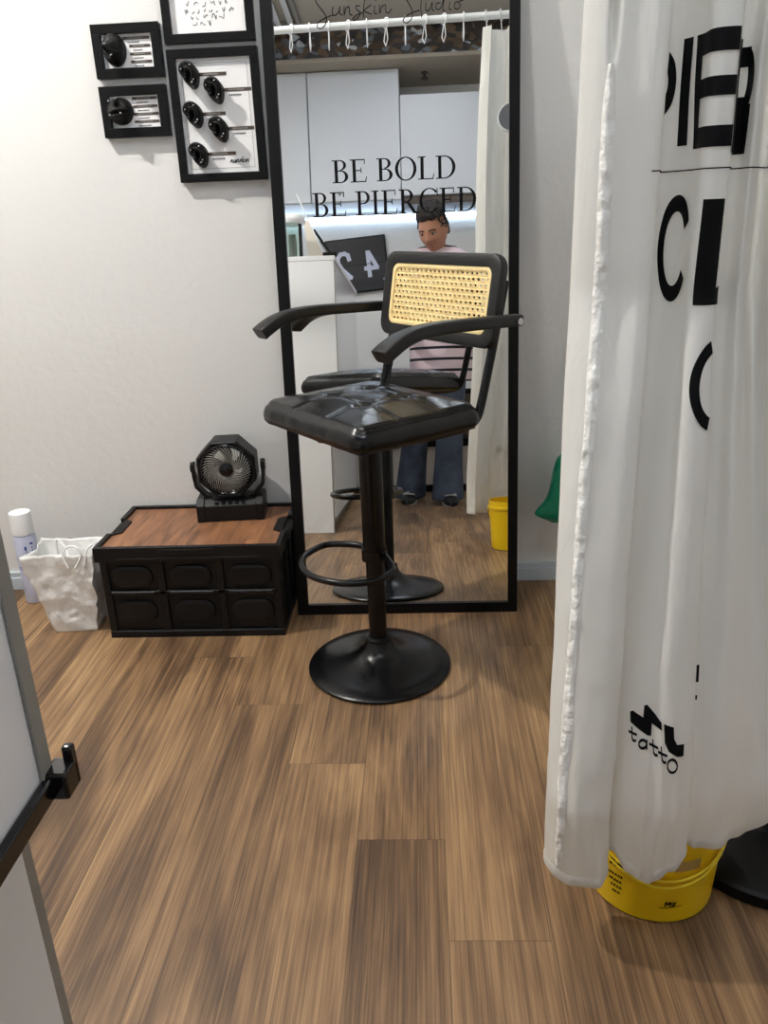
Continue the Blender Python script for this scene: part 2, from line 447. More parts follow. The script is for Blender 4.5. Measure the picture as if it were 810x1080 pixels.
# sprinkler on the soffit
t = empty('ceiling_sprinkler', 'small dark ceiling sprinkler above the right-hand cabinet', 'sprinkler', (.06, -1.0, ZS))
MB().lathe([(.022, 0), (.022, -.006), (.008, -.008), (.008, -.03), (.004, -.032)], 20).build('sprinkler_body', M_BROWN, t, auto=40)
MB().lathe([(.001, -.038), (.026, -.038), (.024, -.034), (.001, -.033)], 20).build('deflector', M_BROWN, t, auto=40)

# ------------------------------------------------------- wall cabinets (seen in the mirror)
def cabinet(label, x0, x1, z0, z1, y1, lock=None):
    t = empty('wall_cabinet', label, 'cabinet', ((x0 + x1) / 2, BY, z0), group='white wall cabinets over the back worktop')
    w = (x1 - x0) / 2; h = z1 - z0; d = y1 - BY
    b = MB().box(-w, w, 0.002, d - .02, 0, h)
    b.build('cabinet_body', M_CAB, t, bevel=.002)
    dr = MB().box(-w + .003, w - .003, d - .019, d, .003, h - .003).build('door', M_CAB, t, bevel=.002)
    if lock is not None:
        MB().lathe([(.010, 0), (.010, .006), (.006, .010), (.001, .010)], 16).build('lock', M_DULLGREY, dr, auto=40, loc=(lock, d, .05), rot=(-pi / 2, 0, 0))
    return t
cabinet('white wall cabinet farthest left in the mirror, with a small lock', -1.24, -.695, 1.916, ZS - .004, -.895, .46)
cabinet('wide white wall cabinet in the mirror, behind the words BE BOLD', -.693, -.106, 1.916, ZS - .004, -.895)
cabinet('lower white wall cabinet in the mirror, beside the curtain', -.104, .60, 1.937, 2.557, -.895, .16)
o = MB().box(-.10, .60, BY, -.91, 1.890, 1.936).build('range_hood', M_BROWN, bevel=.003)
tag(o, 'dark brown slab fixed under the lower white cabinet', 'hood')
# led strip under the cabinets
t = empty('light_rail', 'thin white light strip along the wall under the cabinets', 'strip light', (-.4, BY, 1.872))
MB().box(-.9, 1.0, .001, .020, 0, .022).build('strip_channel', M_WHITE, t, bevel=.002)
MB().box(-.895, .995, .0205, .0235, .002, .020).box(-.895, .995, .003, .0235, -.004, .0015).build('strip_diffuser', emission('led_glow', (205, 228, 255), 20), t)

# low bench by the back wall
t = empty('low_bench', 'low beige bench cabinet with black top behind the person', 'bench', (.25, BY + .17, 0))
MB().box(-.75, .75, -.165, .13, .05, .31).build('bench_body', M_BEIGE, t, bevel=.003)
MB().box(-.74, .74, -.165, .10, 0, .05).build('toe_kick', M_BLK, t)
MB().box(-.76, .76, -.168, .15, .31, .36).build('bench_top', M_BLK, t, bevel=.004)
t = empty('storage_box', 'dark box with an orange-brown band on the low bench', 'box', (.40, BY + .15, .36))
MB().box(-.14, .14, -.10, .10, 0, .30).build('box_body', M_BROWN, t, bevel=.006)
MB().box(-.142, .142, -.102, .102, .16, .21).build('box_band', M_ORANGE, t)
MB().box(-.145, .145, -.105, .105, .30, .335).build('box_lid', M_BLK, t, bevel=.005)

# ------------------------------------------------------------ wall clock
def digit_strokes(ch):
    if ch == '4': return [[(.66, .02), (.66, .96)], [(.60, .94), (.08, .34)], [(.06, .32), (.92, .32)]]
    if ch == '2': return [[(.05, .74), (.12, .92), (.35, 1.0), (.65, .98), (.88, .82), (.86, .62), (.6, .36), (.05, .03), (.95, .03)]]
t = empty('digital_clock', 'black square flip clock with large grey digits hung tilted on the back wall', 'clock', (-.43, BY + .022, 1.565))
t.rotation_euler = (0, radians(-4.5), 0)
MB().box(-.21, .21, -.021, .012, -.185, .185).build('clock_body', M_BLK, t, bevel=.006)
MB().box(-.198, .198, .012, .0135, -.174, .174).build('clock_face', M_CLOCK, t)
MB().box(-.198, .198, .0137, .0142, -.0025, .0025).build('split_line', M_BLK, t)
def stroke_mesh(lines, w, fr, samples=1, square=True):
    mb = MB(); kk = 0
    for ln in lines:
        for (a, b) in zip(ln[:-1], ln[1:]):
            kk += 1; a = Vector(a); b = Vector(b); d = b - a
            if d.length < 1e-6: continue
            d.normalize(); n = Vector((-d.y, d.x)) * (w / 2)
            a2 = a - d * w * .35; b2 = b + d * w * .35
            q = [a2 - n, b2 - n, b2 + n, a2 + n]
            mb.add([tuple(Vector(fr(p.x, p.y)) + Vector((0, .00025 * kk, 0))) for p in q], [(0, 1, 2, 3)])
    return mb
# the reader faces -y..+y: text runs along -x on this wall
for ch, cx in (('4', .095), ('2', -.095)):
    st = [[(px * .095, py * .17) for px, py in ln] for ln in digit_strokes(ch)]
    stroke_mesh(st, .028, lambda x, y, cx=cx: (cx + .047 - x, .0139, y - .085)).build('digit', M_DIGIT, t)
stroke_mesh([[(0, 0), (0, .016), (.012, .016), (.012, .008), (0, .008)]], .004, lambda x, y: (.184 - x, .0139, y - .125)).build('meridiem_mark', M_DIGIT, t)

# ------------------------------------------------------- display counter
t = empty('display_counter', 'white display counter with glass case at the left edge', 'counter', (-.75, .1, 0))
CX = -.75; CY = .1
def cb(x0, x1, y0, y1, z0, z1): return (x0 - CX, x1 - CX, y0 - CY, y1 - CY, z0, z1)
YE = .692; YB = -.60
MB().box(*cb(-1.08, -.452, YB, YE - .018, .06, .575)).build('cabinet_body', M_WHITE, t)
MB().box(*cb(-1.06, -.47, YB, YE - .02, 0, .06)).build('toe_kick', M_DULLGREY, t)
pw = (YE - .022 - YB) / 3
for i in range(3):
    d = MB().box(*cb(-.4515, -.436, YB + i * pw + .003, YB + (i + 1) * pw - .003, .07, .565)).build('door', M_WHITE, t, bevel=.002)
ep = MB()
ep.prism([(-1.10, 0), (-.446, 0), (-.446, .582), (-.401, .582), (-.401, 1.29), (-1.10, 1.29)], YE - .018, YE, lambda x, z, y: (x - CX, y - CY, z))
ep.build('end_panel', [M_WHITE], t, bevel=.0015)
MB().box(*cb(-.4459, -.4425, YE - .0185, YE + .0005, 0, .58)).box(*cb(-.4009, -.3975, YE - .0205, YE + .0005, .60, 1.29)).build('edge_strip', M_DULLGREY, t)
MB().box(*cb(-1.10, -.395, YB, YE + .002, 1.29, 1.312)).build('counter_top', M_WHITE, t, bevel=.002)
MB().box(*cb(-1.08, -.405, YB, YE - .019, .577, .590)).build('case_floor', M_CARD, t)
MB().box(*cb(-.90, -.885, YB, YE - .019, .591, 1.288)).build('case_back', M_WHITE, t)
MB().box(*cb(-.884, -.43, YB, YE - .019, .93, .938)).build('case_shelf', M_GLASS, t)
MB().box(*cb(-.408, -.402, YB, YE - .019, .592, 1.288)).build('glass_pane', M_PANE, t)
MB().box(*cb(-.4015, -.390, YB, YE + .004, .588, .612)).build('black_rail', M_BLKGLOSS, t, bevel=.003)
br = MB().box(*cb(-.402, -.376, YE - .018, YE + .014, .584, .616)).box(*cb(-.388, -.376, YE + .004, YE + .016, .584, .634))
br.build('corner_bracket', M_BLKGLOSS, t, bevel=.004)
MB().box(*cb(-.45, -.385, YE - .03, YE + .004, 1.3125, 1.326)).build('corner_clip', M_BLK, t, bevel=.002)

t = empty('menu_stand', 'tall cream price card leaning in a clear stand on the counter', 'card', (-.50, .50, 1.3125))
MB().prism([(-.045, 0), (.042, 0), (-.044, .214), (-.066, .208)], -.05, -.045, lambda x, z, y: (x, y, z)).build('card', M_CARD, t)
MB().box(-.003, .003, -.006, .006, 0, .36, Matrix.Translation((.046, -.04, .004)) @ Matrix.Rotation(radians(-23), 4, 'Y')).build('stand_edge', M_WHITE, t)
t = empty('clipboard', 'dark tilted clipboard behind the cream card on the counter', 'clipboard', (-.405, .38, 1.3125))
Mx = Matrix.Rotation(radians(-34), 4, 'Y')
MB().box(-.006, .006, -.035, .035, 0.005, .21, Mx).build('board', M_BLK, t, bevel=.002)
MB().box(-.012, -.006, -.03, .03, .012, .15, Mx).build('sheet', M_DULLGREY, t)
t = empty('lidded_jar', 'clear jar with a round white lid on the counter end', 'jar', (-.605, .585, 1.3125))
MB().lathe([(.03, 0), (.048, .002), (.048, .165), (.044, .165), (.044, .006), (.001, .006)], 32).build('jar_body', M_GLASS, t, auto=40)
MB().lathe([(.001, .166), (.062, .166), (.066, .176), (.066, .196), (.058, .206), (.001, .207)], 32).build('jar_lid', M_WHITE, t, auto=40)
MB().box(-.018, .018, -.012, .012, .006, .12).build('jar_contents', M_DULLGREY, t, bevel=.004)

# ------------------------------------------------------------------ mirror
A = .1097; MD = 2.1939
t = empty('standing_mirror', 'tall black-framed mirror leaning on the wall behind the stool', 'mirror', (0, MD, 0))
t.rotation_euler = (-A, 0, 0)
MX0, MX1, ML = -.3915, .2685, 2.03
IX0, IX1, IZ0, IZ1 = -.3605, .2415, .0305, ML - .032
fr = MB()
fr.box(MX0, IX0, 0, .026, 0, ML).box(IX1, MX1, 0, .026, 0, ML).box(IX0, IX1, 0, .026, 0, IZ0).box(IX0, IX1, 0, .026, IZ1, ML)
fr.box(MX0 + .01, MX1 - .01, .016, .022, .01, ML - .01)
fr.build('mirror_frame', M_BLK, t)
MB().box(IX0 - .001, IX1 + .001, .008, .014, IZ0 - .001, IZ1 + .001).build('mirror_glass', M_MIRROR, t)

# serif capitals -------------------------------------------------------------
def serif_glyph(ch):
    """list of polygons in a cap-height-1 box, and the advance width"""
    P = []; S = .13; Hh = .045
    def rect(x0, y0, x1, y1): P.append([(x0, y0), (x1, y0), (x1, y1), (x0, y1)])
    def arc(cx, cy, rx, ry, a0, a1, s, h, n=26):
        for i in range(n):
            q = []
            for k in (i, i + 1):
                a = radians(a0 + (a1 - a0) * k / n); q.append(a)
            P.append([(cx + rx * cos(q[0]), cy + ry * sin(q[0])), (cx + rx * cos(q[1]), cy + ry * sin(q[1])),
                      (cx + (rx - s) * cos(q[1]), cy + (ry - h) * sin(q[1])), (cx + (rx - s) * cos(q[0]), cy + (ry - h) * sin(q[0]))])
    def stem(x):
        rect(x, 0, x + S, 1); rect(x - .10, 0, x + S + .08, Hh); rect(x - .10, 1 - Hh, x + S + .08, 1)
    if ch == 'I': stem(.12); return P, .42
    if ch == 'B':
        stem(.12); rect(.25, 1 - Hh, .36, 1); rect(.25, 0, .38, Hh); rect(.25, .50, .36, .50 + Hh)
        arc(.34, .7725, .26, .2275, -90, 90, S * .9, Hh); arc(.36, .2725, .31, .2725, -90, 90, S, Hh); return P, .74
    if ch == 'P':
        stem(.12); rect(.25, 1 - Hh, .34, 1); rect(.25, .46, .34, .46 + Hh); arc(.33, .73, .30, .27, -90, 90, S, Hh); return P, .68
    if ch == 'R':
        stem(.12); rect(.25, 1 - Hh, .34, 1); rect(.25, .46, .38, .46 + Hh); arc(.33, .73, .29, .27, -90, 90, S, Hh)
        P.append([(.32, .48), (.46, .48), (.76, .04), (.60, .04)]); rect(.58, 0, .86, Hh); return P, .84
    if ch == 'D':
        stem(.12); rect(.25, 1 - Hh, .38, 1); rect(.25, 0, .38, Hh); arc(.36, .5, .46, .5, -90, 90, S, Hh); return P, .90
    if ch == 'O':
        arc(.47, .5, .44, .52, 0, 360, S, Hh, 44); return P, .95
    if ch == 'C':
        arc(.48, .5, .44, .52, 40, 320, S, Hh, 34); rect(.78, .70, .82, 1.0); return P, .88
    if ch == 'L':
        stem(.12); rect(.25, 0, .64, Hh); P.append([(.60, Hh), (.64, Hh), (.68, .25), (.65, .25)]); return P, .72
    if ch == 'E':
        stem(.12); rect(.25, 0, .66, Hh); rect(.25, 1 - Hh, .62, 1); rect(.25, .49, .48, .49 + Hh)
        P.append([(.62, Hh), (.66, Hh), (.70, .24), (.67, .24)]); rect(.59, .78, .625, 1); rect(.45, .40, .485, .64); return P, .74
    return P, .34
def serif_line(mb, text, x0, x1, z0, z1):
    tot = sum(serif_glyph(c)[1] for c in text); k = (x1 - x0) / tot; h = z1 - z0; x = x0
    for c in text:
        P, w = serif_glyph(c)
        if P:
            mb = MB()
            for p in P: mb.add([(x + a * k, .0074, z0 + b * h) for a, b in p], [tuple(range(len(p)))])
            mb.build('letter', M_TEXT, t)
        x += w * k
serif_line(None, 'BE BOLD', -.228, .106, 1.2245, 1.2815)
serif_line(None, 'BE PIERCED', -.284, .160, 1.141, 1.202)
# brush-script name near the top of the mirror
SCR = [
 [(.95, 1.30), (.78, 1.55), (.40, 1.62), (.10, 1.30), (.12, .95), (.45, .45), (.68, .05), (.66, -.40), (.38, -.72), (.12, -.62), (.22, -.30), (.75, -.02), (1.15, .10)],
 [(1.15, .62), (1.10, .22), (1.25, .06), (1.50, .30), (1.58, .62), (1.55, .20), (1.72, .05)],
 [(1.85, .62), (1.83, .05), (1.95, .45), (2.15, .58), (2.18, .12), (2.35, .02)],
 [(2.85, .58), (2.60, .60), (2.62, .38), (2.82, .20), (2.78, -.02), (2.50, -.30), (2.35, -.22), (2.62, .02), (3.05, .18)],
 [(3.35, 1.45), (3.10, .75), (3.02, -.15)], [(3.55, .62), (3.10, .30), (3.35, .10), (3.55, .02)],
 [(3.75, .55), (3.72, .10), (3.90, .05)], [(3.82, .85), (3.84, .90)],
 [(4.05, .58), (4.05, .05), (4.20, .45), (4.42, .55), (4.44, .12), (4.62, .06), (4.80, .30)],
 [(6.35, 1.35), (6.15, 1.58), (5.85, 1.60), (5.62, 1.30), (5.68, .95), (5.95, .45), (6.08, .05), (6.02, -.42), (5.72, -.66), (5.50, -.52), (5.68, -.22), (6.20, .02), (6.55, .12)],
 [(6.72, 1.25), (6.62, .40), (6.66, -.35)], [(6.40, .85), (7.00, .92)],
 [(6.95, .58), (6.92, .15), (7.10, .05), (7.32, .55), (7.32, .12), (7.45, .05)],
 [(7.85, .50), (7.60, .48), (7.55, .18), (7.75, .10), (7.95, .45), (8.15, 1.40), (7.98, .10), (8.12, .02)],
 [(8.42, .52), (8.38, .10), (8.52, .05)], [(8.50, .84), (8.52, .88)],
 [(8.98, .52), (8.74, .48), (8.70, .15), (8.90, .05), (9.08, .30), (8.98, .52), (9.25, .60)]]
mb = MB()
for ln in SCR:
    pts = [(-.252 + x * .0408, .0072, 1.622 + y * .0355) for x, y in ln]
    if len(pts) > 2: pts = catmull(pts, 6)
    mb.tube(pts, .0011, 6)
mb.build('script_lettering', M_TEXT, t)

# ---------------------------------------------------------------- bar stool
TH = radians(128.957)
t = empty('bar_stool', 'black bar stool with cane back and buttoned seat before the mirror', 'stool', (-.1311, 1.8998, 0), TH)
MB().lathe([(.001, .001), (.186, .001), (.1895, .004), (.1895, .008), (.184, .0125), (.150, .018), (.112, .026), (.078, .037), (.054, .050), (.040, .064), (.033, .080), (.028, .090), (.001, .091)], 72).build('base', M_BLKSATIN, t, auto=50)
MB().lathe([(.0236, .080), (.0236, .36)], 36).build('pole', M_BLKSATIN, t, auto=40)
MB().lathe([(.024, .318), (.0285, .320), (.0285, .645), (.036, .652), (.036, .658), (.024, .66)], 36).build('gas_lift_sleeve', M_BLKSATIN, t, auto=40)
MB().lathe([(.0242, .079), (.034, .081), (.033, .089), (.0242, .092)], 36).build('base_collar', M_BLKSATIN, t, auto=40)
# seat
SW, SF, SB, ZT = .209, .174, .173, .721
def seat_pt(u, v):
    x = -SW + 2 * SW * u; y = -SB + (SF + SB) * v
    ex = 1 - abs(2 * u - 1); ey = 1 - abs(2 * v - 1)
    rc = .030; yc = (SF - SB) / 2; hy = (SF + SB) / 2
    dx = abs(x) - (SW - rc); dy = abs(y - yc) - (hy - rc)
    if dx > 0 and dy > 0:
        m = max(dx, dy) / sqrt(dx * dx + dy * dy)
        x = math.copysign(SW - rc + dx * m, x); y = yc + math.copysign(hy - rc + dy * m, y - yc)
    e = min(ex, ey)
    z = ZT - .012 * (1 - sstep(0, .09, e)) - .004 * (1 - sstep(0, .2, max(ex, ey))) + .016 * sstep(0, .6, e)
    for bx in (-.068, .068):
        for by in (-.055, .055):
            d = sqrt((x - bx) ** 2 + (y - by) ** 2); z -= .012 * math.exp(-(d / .020) ** 2)
    fade = sstep(0, .16, e)
    for bx in (-.068, .068): z -= .0034 * math.exp(-((x - bx) / .0045) ** 2) * fade
    for by in (-.055, .055): z -= .0034 * math.exp(-((y - by) / .0045) ** 2) * fade
    z += .0016 * noise.noise(Vector((x * 16, y * 22, 3)))
    return (x, y, z)
N = 72
mb = MB(); mb.grid(seat_pt, N, N)
# side skirt: walk round the rim
rim = [seat_pt(i / N, 0) for i in range(N)] + [seat_pt(1, i / N) for i in range(N)] + [seat_pt(1 - i / N, 1) for i in range(N)] + [seat_pt(0, 1 - i / N) for i in range(N)]
R = []
for k, (zz, o) in enumerate(((0, 0), (-.010, .006), (-.020, .0075), (-.032, .005), (-.040, -.002), (-.042, -.02))):
    ring = []
    for i, (x, y, z) in enumerate(rim):
        p0 = rim[i - 1]; p1 = rim[(i + 1) % len(rim)]
        n = Vector((p1[1] - p0[1], p0[0] - p1[0], 0)); n = n.normalized() if n.length > 1e-9 else Vector((0, 0, 0))
        w = .0016 * noise.noise(Vector((x * 30, y * 30, k * .5))) * (k > 0)
        ring.append((x + n.x * (o + w), y + n.y * (o + w), z + zz if k == 0 else ZT - .016 + zz + w * 1.5))
    R.append(ring)
mb.rings(R, cap=False)
mb.box(-SW + .01, SW - .01, -SB + .01, SF - .01, ZT - .060, ZT - .050)
cush = mb.build('seat_cushion', M_LEATHER, t, auto=60)
md = cush.modifiers.new('Weld', 'WELD'); md.merge_threshold = .0004
for bx in (-.068, .068):
    for by in (-.055, .055):
        MB().ball((bx, by, .7225), (.011, .011, .0055), 18, 10).build('tuft_button', M_LEATHER, cush, smooth=True)
# tubular frame: from under the seat up the back, one tube per side
for sx in (1, -1):
    pts = [(sx * .175, .12, .664), (sx * .186, .0, .664), (sx * .19, -.10, .664), (sx * .19, -.150, .668), (sx * .19, -.176, .682), (sx * .19, -.190, .712), (sx * .19, -.212, .79), (sx * .19, -.236, .88), (sx * .19, -.262, .985)]
    MB().tube(catmull(pts, 5), .0105, 16).build('back_post', M_BLKSATIN, t, smooth=True)
MB().tube([(.176, .118, .664), (-.176, .118, .664)], .010, 12).tube([(.186, -.02, .664), (-.186, -.02, .664)], .010, 12).box(-.07, .07, -.07, .07, .655, .668).build('seat_support', M_BLKSATIN, t, auto=40)
MB().tube([(0, .02, .652), (0, .08, .648), (0.0, .125, .650)], .005, 10).ball((0, .132, .651), (.0065, .014, .0065), 12, 8).build('height_lever', M_BLKSATIN, t, smooth=True)
# footrest: D-shaped loop with two arms to the pole
pts = [(.024, -.012), (.075, .0), (.126, .045), (.132, .085), (.105, .145), (.045, .186), (-.02, .192), (-.085, .165), (-.125, .115), (-.128, .060), (-.10, .018), (-.024, -.012)]
MB().tube(catmull([(x, y, .326) for x, y in pts], 6), .0085, 12).lathe([(.0285, .312), (.033, .312), (.033, .342), (.0285, .342)], 30).build('footrest', M_BLKSATIN, t, auto=50)
# backrest: plane leaning back, origin at its centre
BZ0, BZ1, BY0, BY1 = .839, 1.043, -.209, -.245
bc = Vector((0, (BY0 + BY1) / 2, (BZ0 + BZ1) / 2)); bu = Vector((0, BY1 - BY0, BZ1 - BZ0)); BH = bu.length; bu.normalize()
bn = Vector((0, bu.z, -bu.y))          # towards the sitter
def bp(x, y, z): return bc + Vector((x, 0, 0)) + bu * y + bn * z
BW = .424
mb = MB()
out = rrect(BW, BH, .034, 8); inn = rrect(BW - .056, BH - .056, .020, 8)
R = [[bp(x, y, z) for x, y in o] for o, z in ((inn, -.010), (out, -.010), (rrect(BW + .004, BH + .004, .036, 8), 0), (out, .011), (rrect(BW - .020, BH - .020, .028, 8), .015), (inn, .011))]
mb.rings(R, loop=True)
mb.build('backrest_frame', M_BLKWOOD, t, auto=45)
rim_o = rrect(BW - .057, BH - .057, .020, 8); rim_i = rrect(BW - .078, BH - .078, .014, 8)
mb = MB(); mb.rings([[bp(x, y, z) for x, y in o] for o, z in ((rim_o, 0), (rim_o, .008), (rrect(BW - .067, BH - .067, .017, 8), .0105), (rim_i, .008), (rim_i, 0))], loop=True)
spl = mb.build('cane_border', M_CANERIM, t, auto=50)
# woven cane: staggered octagonal holes
mb = MB()
W2, H2 = BW - .074, BH - .074
nx, ny = 21, 10
cw, chh = W2 / nx, H2 / ny
for i in range(nx):
    for j in range(ny):
        for (ox, oy) in ((0, 0),):
            cx = -W2 / 2 + (i + .5) * cw; cy = -H2 / 2 + (j + .5) * chh
            sh = (cw * .22 if j % 2 else -cw * .22)
            o = [(cx - cw / 2, cy - chh / 2), (cx, cy - chh / 2), (cx + cw / 2, cy - chh / 2), (cx + cw / 2, cy), (cx + cw / 2, cy + chh / 2), (cx, cy + chh / 2), (cx - cw / 2, cy + chh / 2), (cx - cw / 2, cy)]
            q = [(cx + sh + .30 * cw * cos(radians(225 + 45 * k)), cy + .25 * chh * sin(radians(225 + 45 * k))) for k in range(8)]
            dz = .0008 * ((i + j) % 2)
            vs = [bp(x, y, .003) for x, y in o] + [bp(x, y, .0048 + dz) for x, y in q]
            mb.add(vs, [(k, (k + 1) % 8, 8 + (k + 1) % 8, 8 + k) for k in range(8)])
o = mb.build('cane_panel', M_CANE, t, solid=.0022)
# armrests
for sx, nm in ((1, 'a'), (-1, 'b')):
    path = [(-.245, .904), (-.20, .906), (-.10, .910), (-.02, .912), (.04, .909), (.085, .899), (.118, .884), (.138, .872)]
    P = catmull(path, 5); R = []
    for i, (y, z) in enumerate(P):
        y2, z2 = P[min(i + 1, len(P) - 1)]; y1, z1 = P[max(i - 1, 0)]
        d = Vector((0, y2 - y1, z2 - z1)).normalized(); nn = Vector((0, -d.z, d.y))
        k = i / (len(P) - 1)
        w = .034 + .014 * sstep(.25, .85, k); h = .026 + .004 * sstep(.5, .9, k)
        R.append([Vector((sx * .250, y, z)) + Vector((a, 0, 0)) + nn * b for a, b in rrect(w, h, .007, 3)])
    ar = MB().rings(R).build('armrest', M_BLKWOOD, t, auto=50)
    MB().tube([(sx * .19, -.243, .903), (sx * .215, -.256, .903), (sx * .250, -.252, .903), (sx * .250, -.235, .903)], .0085, 12).build('armrest_bracket', M_BLKSATIN, ar, smooth=True)
    MB().lathe([(.001, 0), (.0075, 0), (.0085, .002), (.0085, .005), (.005, .007), (.001, .007)], 18).build('bolt', M_CHROME, ar, auto=40, loc=(sx * .2665, -.232, .903), rot=(0, sx * pi / 2, 0))

# ------------------------------------------------------------ storage crate
t = empty('storage_crate', 'black folding crate with a wooden lid standing left of the mirror', 'crate', (-.669, 2.236, 0))
W, D, HT = .514, .334, .288          # body and total height
def bx(x0, x1, y0, y1, z0, z1): return (x0, x1, y0, y1, z0, z1)
b = MB()
b.box(-W / 2, W / 2, -D / 2, D / 2, .0, .022)                       # bottom tray
b.box(-W / 2 + .008, W / 2 - .008, -D / 2 + .010, D / 2 - .010, .022, .245)
for x in (-W / 2 + .011, -.085, .085, W / 2 - .011): b.box(x - .011, x + .011, -D / 2 + .002, -D / 2 + .012, .022, .245)
b.box(-W / 2 + .008, W / 2 - .008, -D / 2 + .002, -D / 2 + .012, .136, .150)
for y in (-.12, -.04, .04, .12):
    b.box(W / 2 - .010, W / 2 - .001, y - .010, y + .010, .022, .245); b.box(-W / 2 + .001, -W / 2 + .010, y - .010, y + .010, .022, .245)
b.build('crate_body', M_BLKPLAS, t, bevel=.003)
for i in range(3):
    for j in range(2):
        cx = (i - 1) * .170; cz = .084 if j == 0 else .192
        fr = lambda x, y, z: (cx + x, -D / 2 + .010 - z, cz + y)
        p = MB()
        p.rings([[fr(x, y, z) for x, y in rrect(w, h, r, 7)] for w, h, r, z in ((.122, .070, .034, 0), (.118, .066, .032, .006), (.092, .050, .024, .010), (.088, .046, .022, .010))])
        p.build('panel_boss', M_BLKPLAS, t, auto=30)
for x in (-.170, 0, .170):
    MB().tube([(x - .062, -D / 2 + .003, .143), (x + .062, -D / 2 + .003, .143)], .007, 14).build('hinge', M_BLKPLAS, t, auto=40)
RW, RD = .530, .350
r = MB()
z0, z1 = .245, .288
r.box(-RW / 2, RW / 2, -RD / 2, -RD / 2 + .014, z0, z1).box(-RW / 2, RW / 2, RD / 2 - .014, RD / 2, z0, z1)
for sx in (-1, 1):
    xo = sx * RW / 2; xi = sx * (RW / 2 - .014)
    x0, x1 = min(xo, xi), max(xo, xi)
    r.box(x0, x1, -RD / 2 + .014, -.06, z0, z1).box(x0, x1, .06, RD / 2 - .014, z0, z1).box(x0, x1, -.06, .06, z0, z1 - .012)
r.box(-.078, .078, -RD / 2 - .003, -RD / 2, .266, .282)
r.box(-.20, .20, -RD / 2 - .0015, -RD / 2, .250, .256)
r.build('rim', M_BLKPLAS, t, bevel=.003)
lid = MB().box(-RW / 2 + .015, RW / 2 - .015, -RD / 2 + .015, RD / 2 - .015, .262, .2805).build('lid_board', M_LIDWOOD, t, bevel=.001)
lid['label'] = 'brown wooden lid board'
for sx in (-1, 1):
    pr = [(sx * (RW / 2 - .0145), -.062), (sx * (RW / 2 - .0145), .062), (sx * (RW / 2 - .040), .045), (sx * (RW / 2 - .040), -.045)]
    MB().prism(pr, .2806, .2845).build('handle_notch', M_BLK, t)

# ------------------------------------------------------------------ desk fan
t = empty('desk_fan', 'small black octagonal fan standing on the wooden crate lid', 'fan', (-.590, 2.325, .2806), radians(5))
b = MB()
def base_ring(y, s): return None
prof = [(-.052, .0), (.052, .0), (.052, .050), (.040, .066), (-.030, .066), (-.052, .050)]
b.prism([(y, z) for y, z in prof], -.100, .100, lambda y, z, x: (x, y, z))
for sx in (-1, 1): b.prism([(y * 1.05, z * 1.04) for y, z in prof], sx * .088 - .013, sx * .088 + .013, lambda y, z, x: (x, y, z))
b.build('fan_base', M_BLKPLAS, t, bevel=.004)
bt = MB()
for i in range(5): bt.box(-.045 + i * .020, -.033 + i * .020, -.050, -.036, .0500, .0560, Matrix.Translation((0, 0, .003)))
bt.build('button_row', M_BLKGLOSS, t, bevel=.001)
FZ = .160; OR = .094
def octa(r, y, ph=22.5): return [(r * cos(radians(ph + 45 * i)), y, FZ + r * sin(radians(ph + 45 * i))) for i in range(8)]
h = MB().rings([octa(.072, -.036), octa(OR * .93, -.046), octa(OR, -.040), octa(OR, .034), octa(OR * .86, .050), octa(.050, .052), octa(.050, .046), octa(OR * .82, .044), octa(OR * .90, .03), octa(OR * .90, -.03), octa(.072, -.030)], loop=True)
h.build('fan_housing', M_BLKPLAS, t, bevel=.002)
ring = MB().rings([[(r * cos(2 * pi * i / 48), y, FZ + r * sin(2 * pi * i / 48)) for i in range(48)] for r, y in ((.068, -.040), (.074, -.047), (.078, -.044), (.074, -.036))], loop=True).build('front_ring', M_BLKGLOSS, t, auto=50)
g = MB()
for k in range(44):
    a0 = 2 * pi * k / 44; pts = []
    for i in range(8):
        s = i / 7; rr = .020 + .051 * s; a = a0 + .75 * s ** .9
        pts.append((rr * cos(a), -.043 - .006 * sin(pi * s), FZ + rr * sin(a)))
    g.tube(pts, .0014, 5)
g.build('grille', M_DULLGREY, t, smooth=True)
MB().lathe([(.001, .010), (.014, .010), (.020, .006), (.021, 0), (.001, 0)], 28).build('grille_hub', M_BLKGLOSS, t, auto=40, loc=(0, -.042, FZ), rot=(pi / 2, 0, 0))
for k in range(5):
    a = 2 * pi * k / 5
    bl = MB()
    def blade(u, v, a=a):
        r = .016 + .050 * u; an = a + (v - .5) * (.9 - .2 * u) + .5 * u
        return (r * cos(an), -.012 + .016 * (v - .5), FZ + r * sin(an))
    bl.grid(blade, 6, 6); bl.build('fan_blade', M_BLKGLOSS, t, smooth=True, solid=.0015)
MB().lathe([(.001, -.02), (.018, -.02), (.018, .03), (.001, .03)], 20).build('motor', M_BLK, t, auto=40, loc=(0, .0, FZ), rot=(pi / 2, 0, 0))
y_ = MB()
for sx in (-1, 1):
    pth = [(sx * .048, .058), (sx * .075, .072), (sx * .100, .102), (sx * .104, .135), (sx * .104, .172)]
    for (x0, zz0), (x1, zz1) in zip(pth[:-1], pth[1:]):
        d = Vector((x1 - x0, 0, zz1 - zz0)); n = Vector((-d.z, 0, d.x)).normalized() * .005
        a = Vector((x0, 0, zz0)) - d.normalized() * .002; c = Vector((x1, 0, zz1)) + d.normalized() * .002
        vs = [q + Vector((0, yy, 0)) for yy in (-.018, .018) for q in (a - n, c - n, c + n, a + n)]
        y_.add(vs, [(0, 1, 2, 3), (7, 6, 5, 4), (0, 4, 5, 1), (1, 5, 6, 2), (2, 6, 7, 3), (3, 7, 4, 0)])
y_.box(-.05, .05, -.02, .02, .056, .063)
y_.build('yoke', M_BLKPLAS, t, bevel=.002)
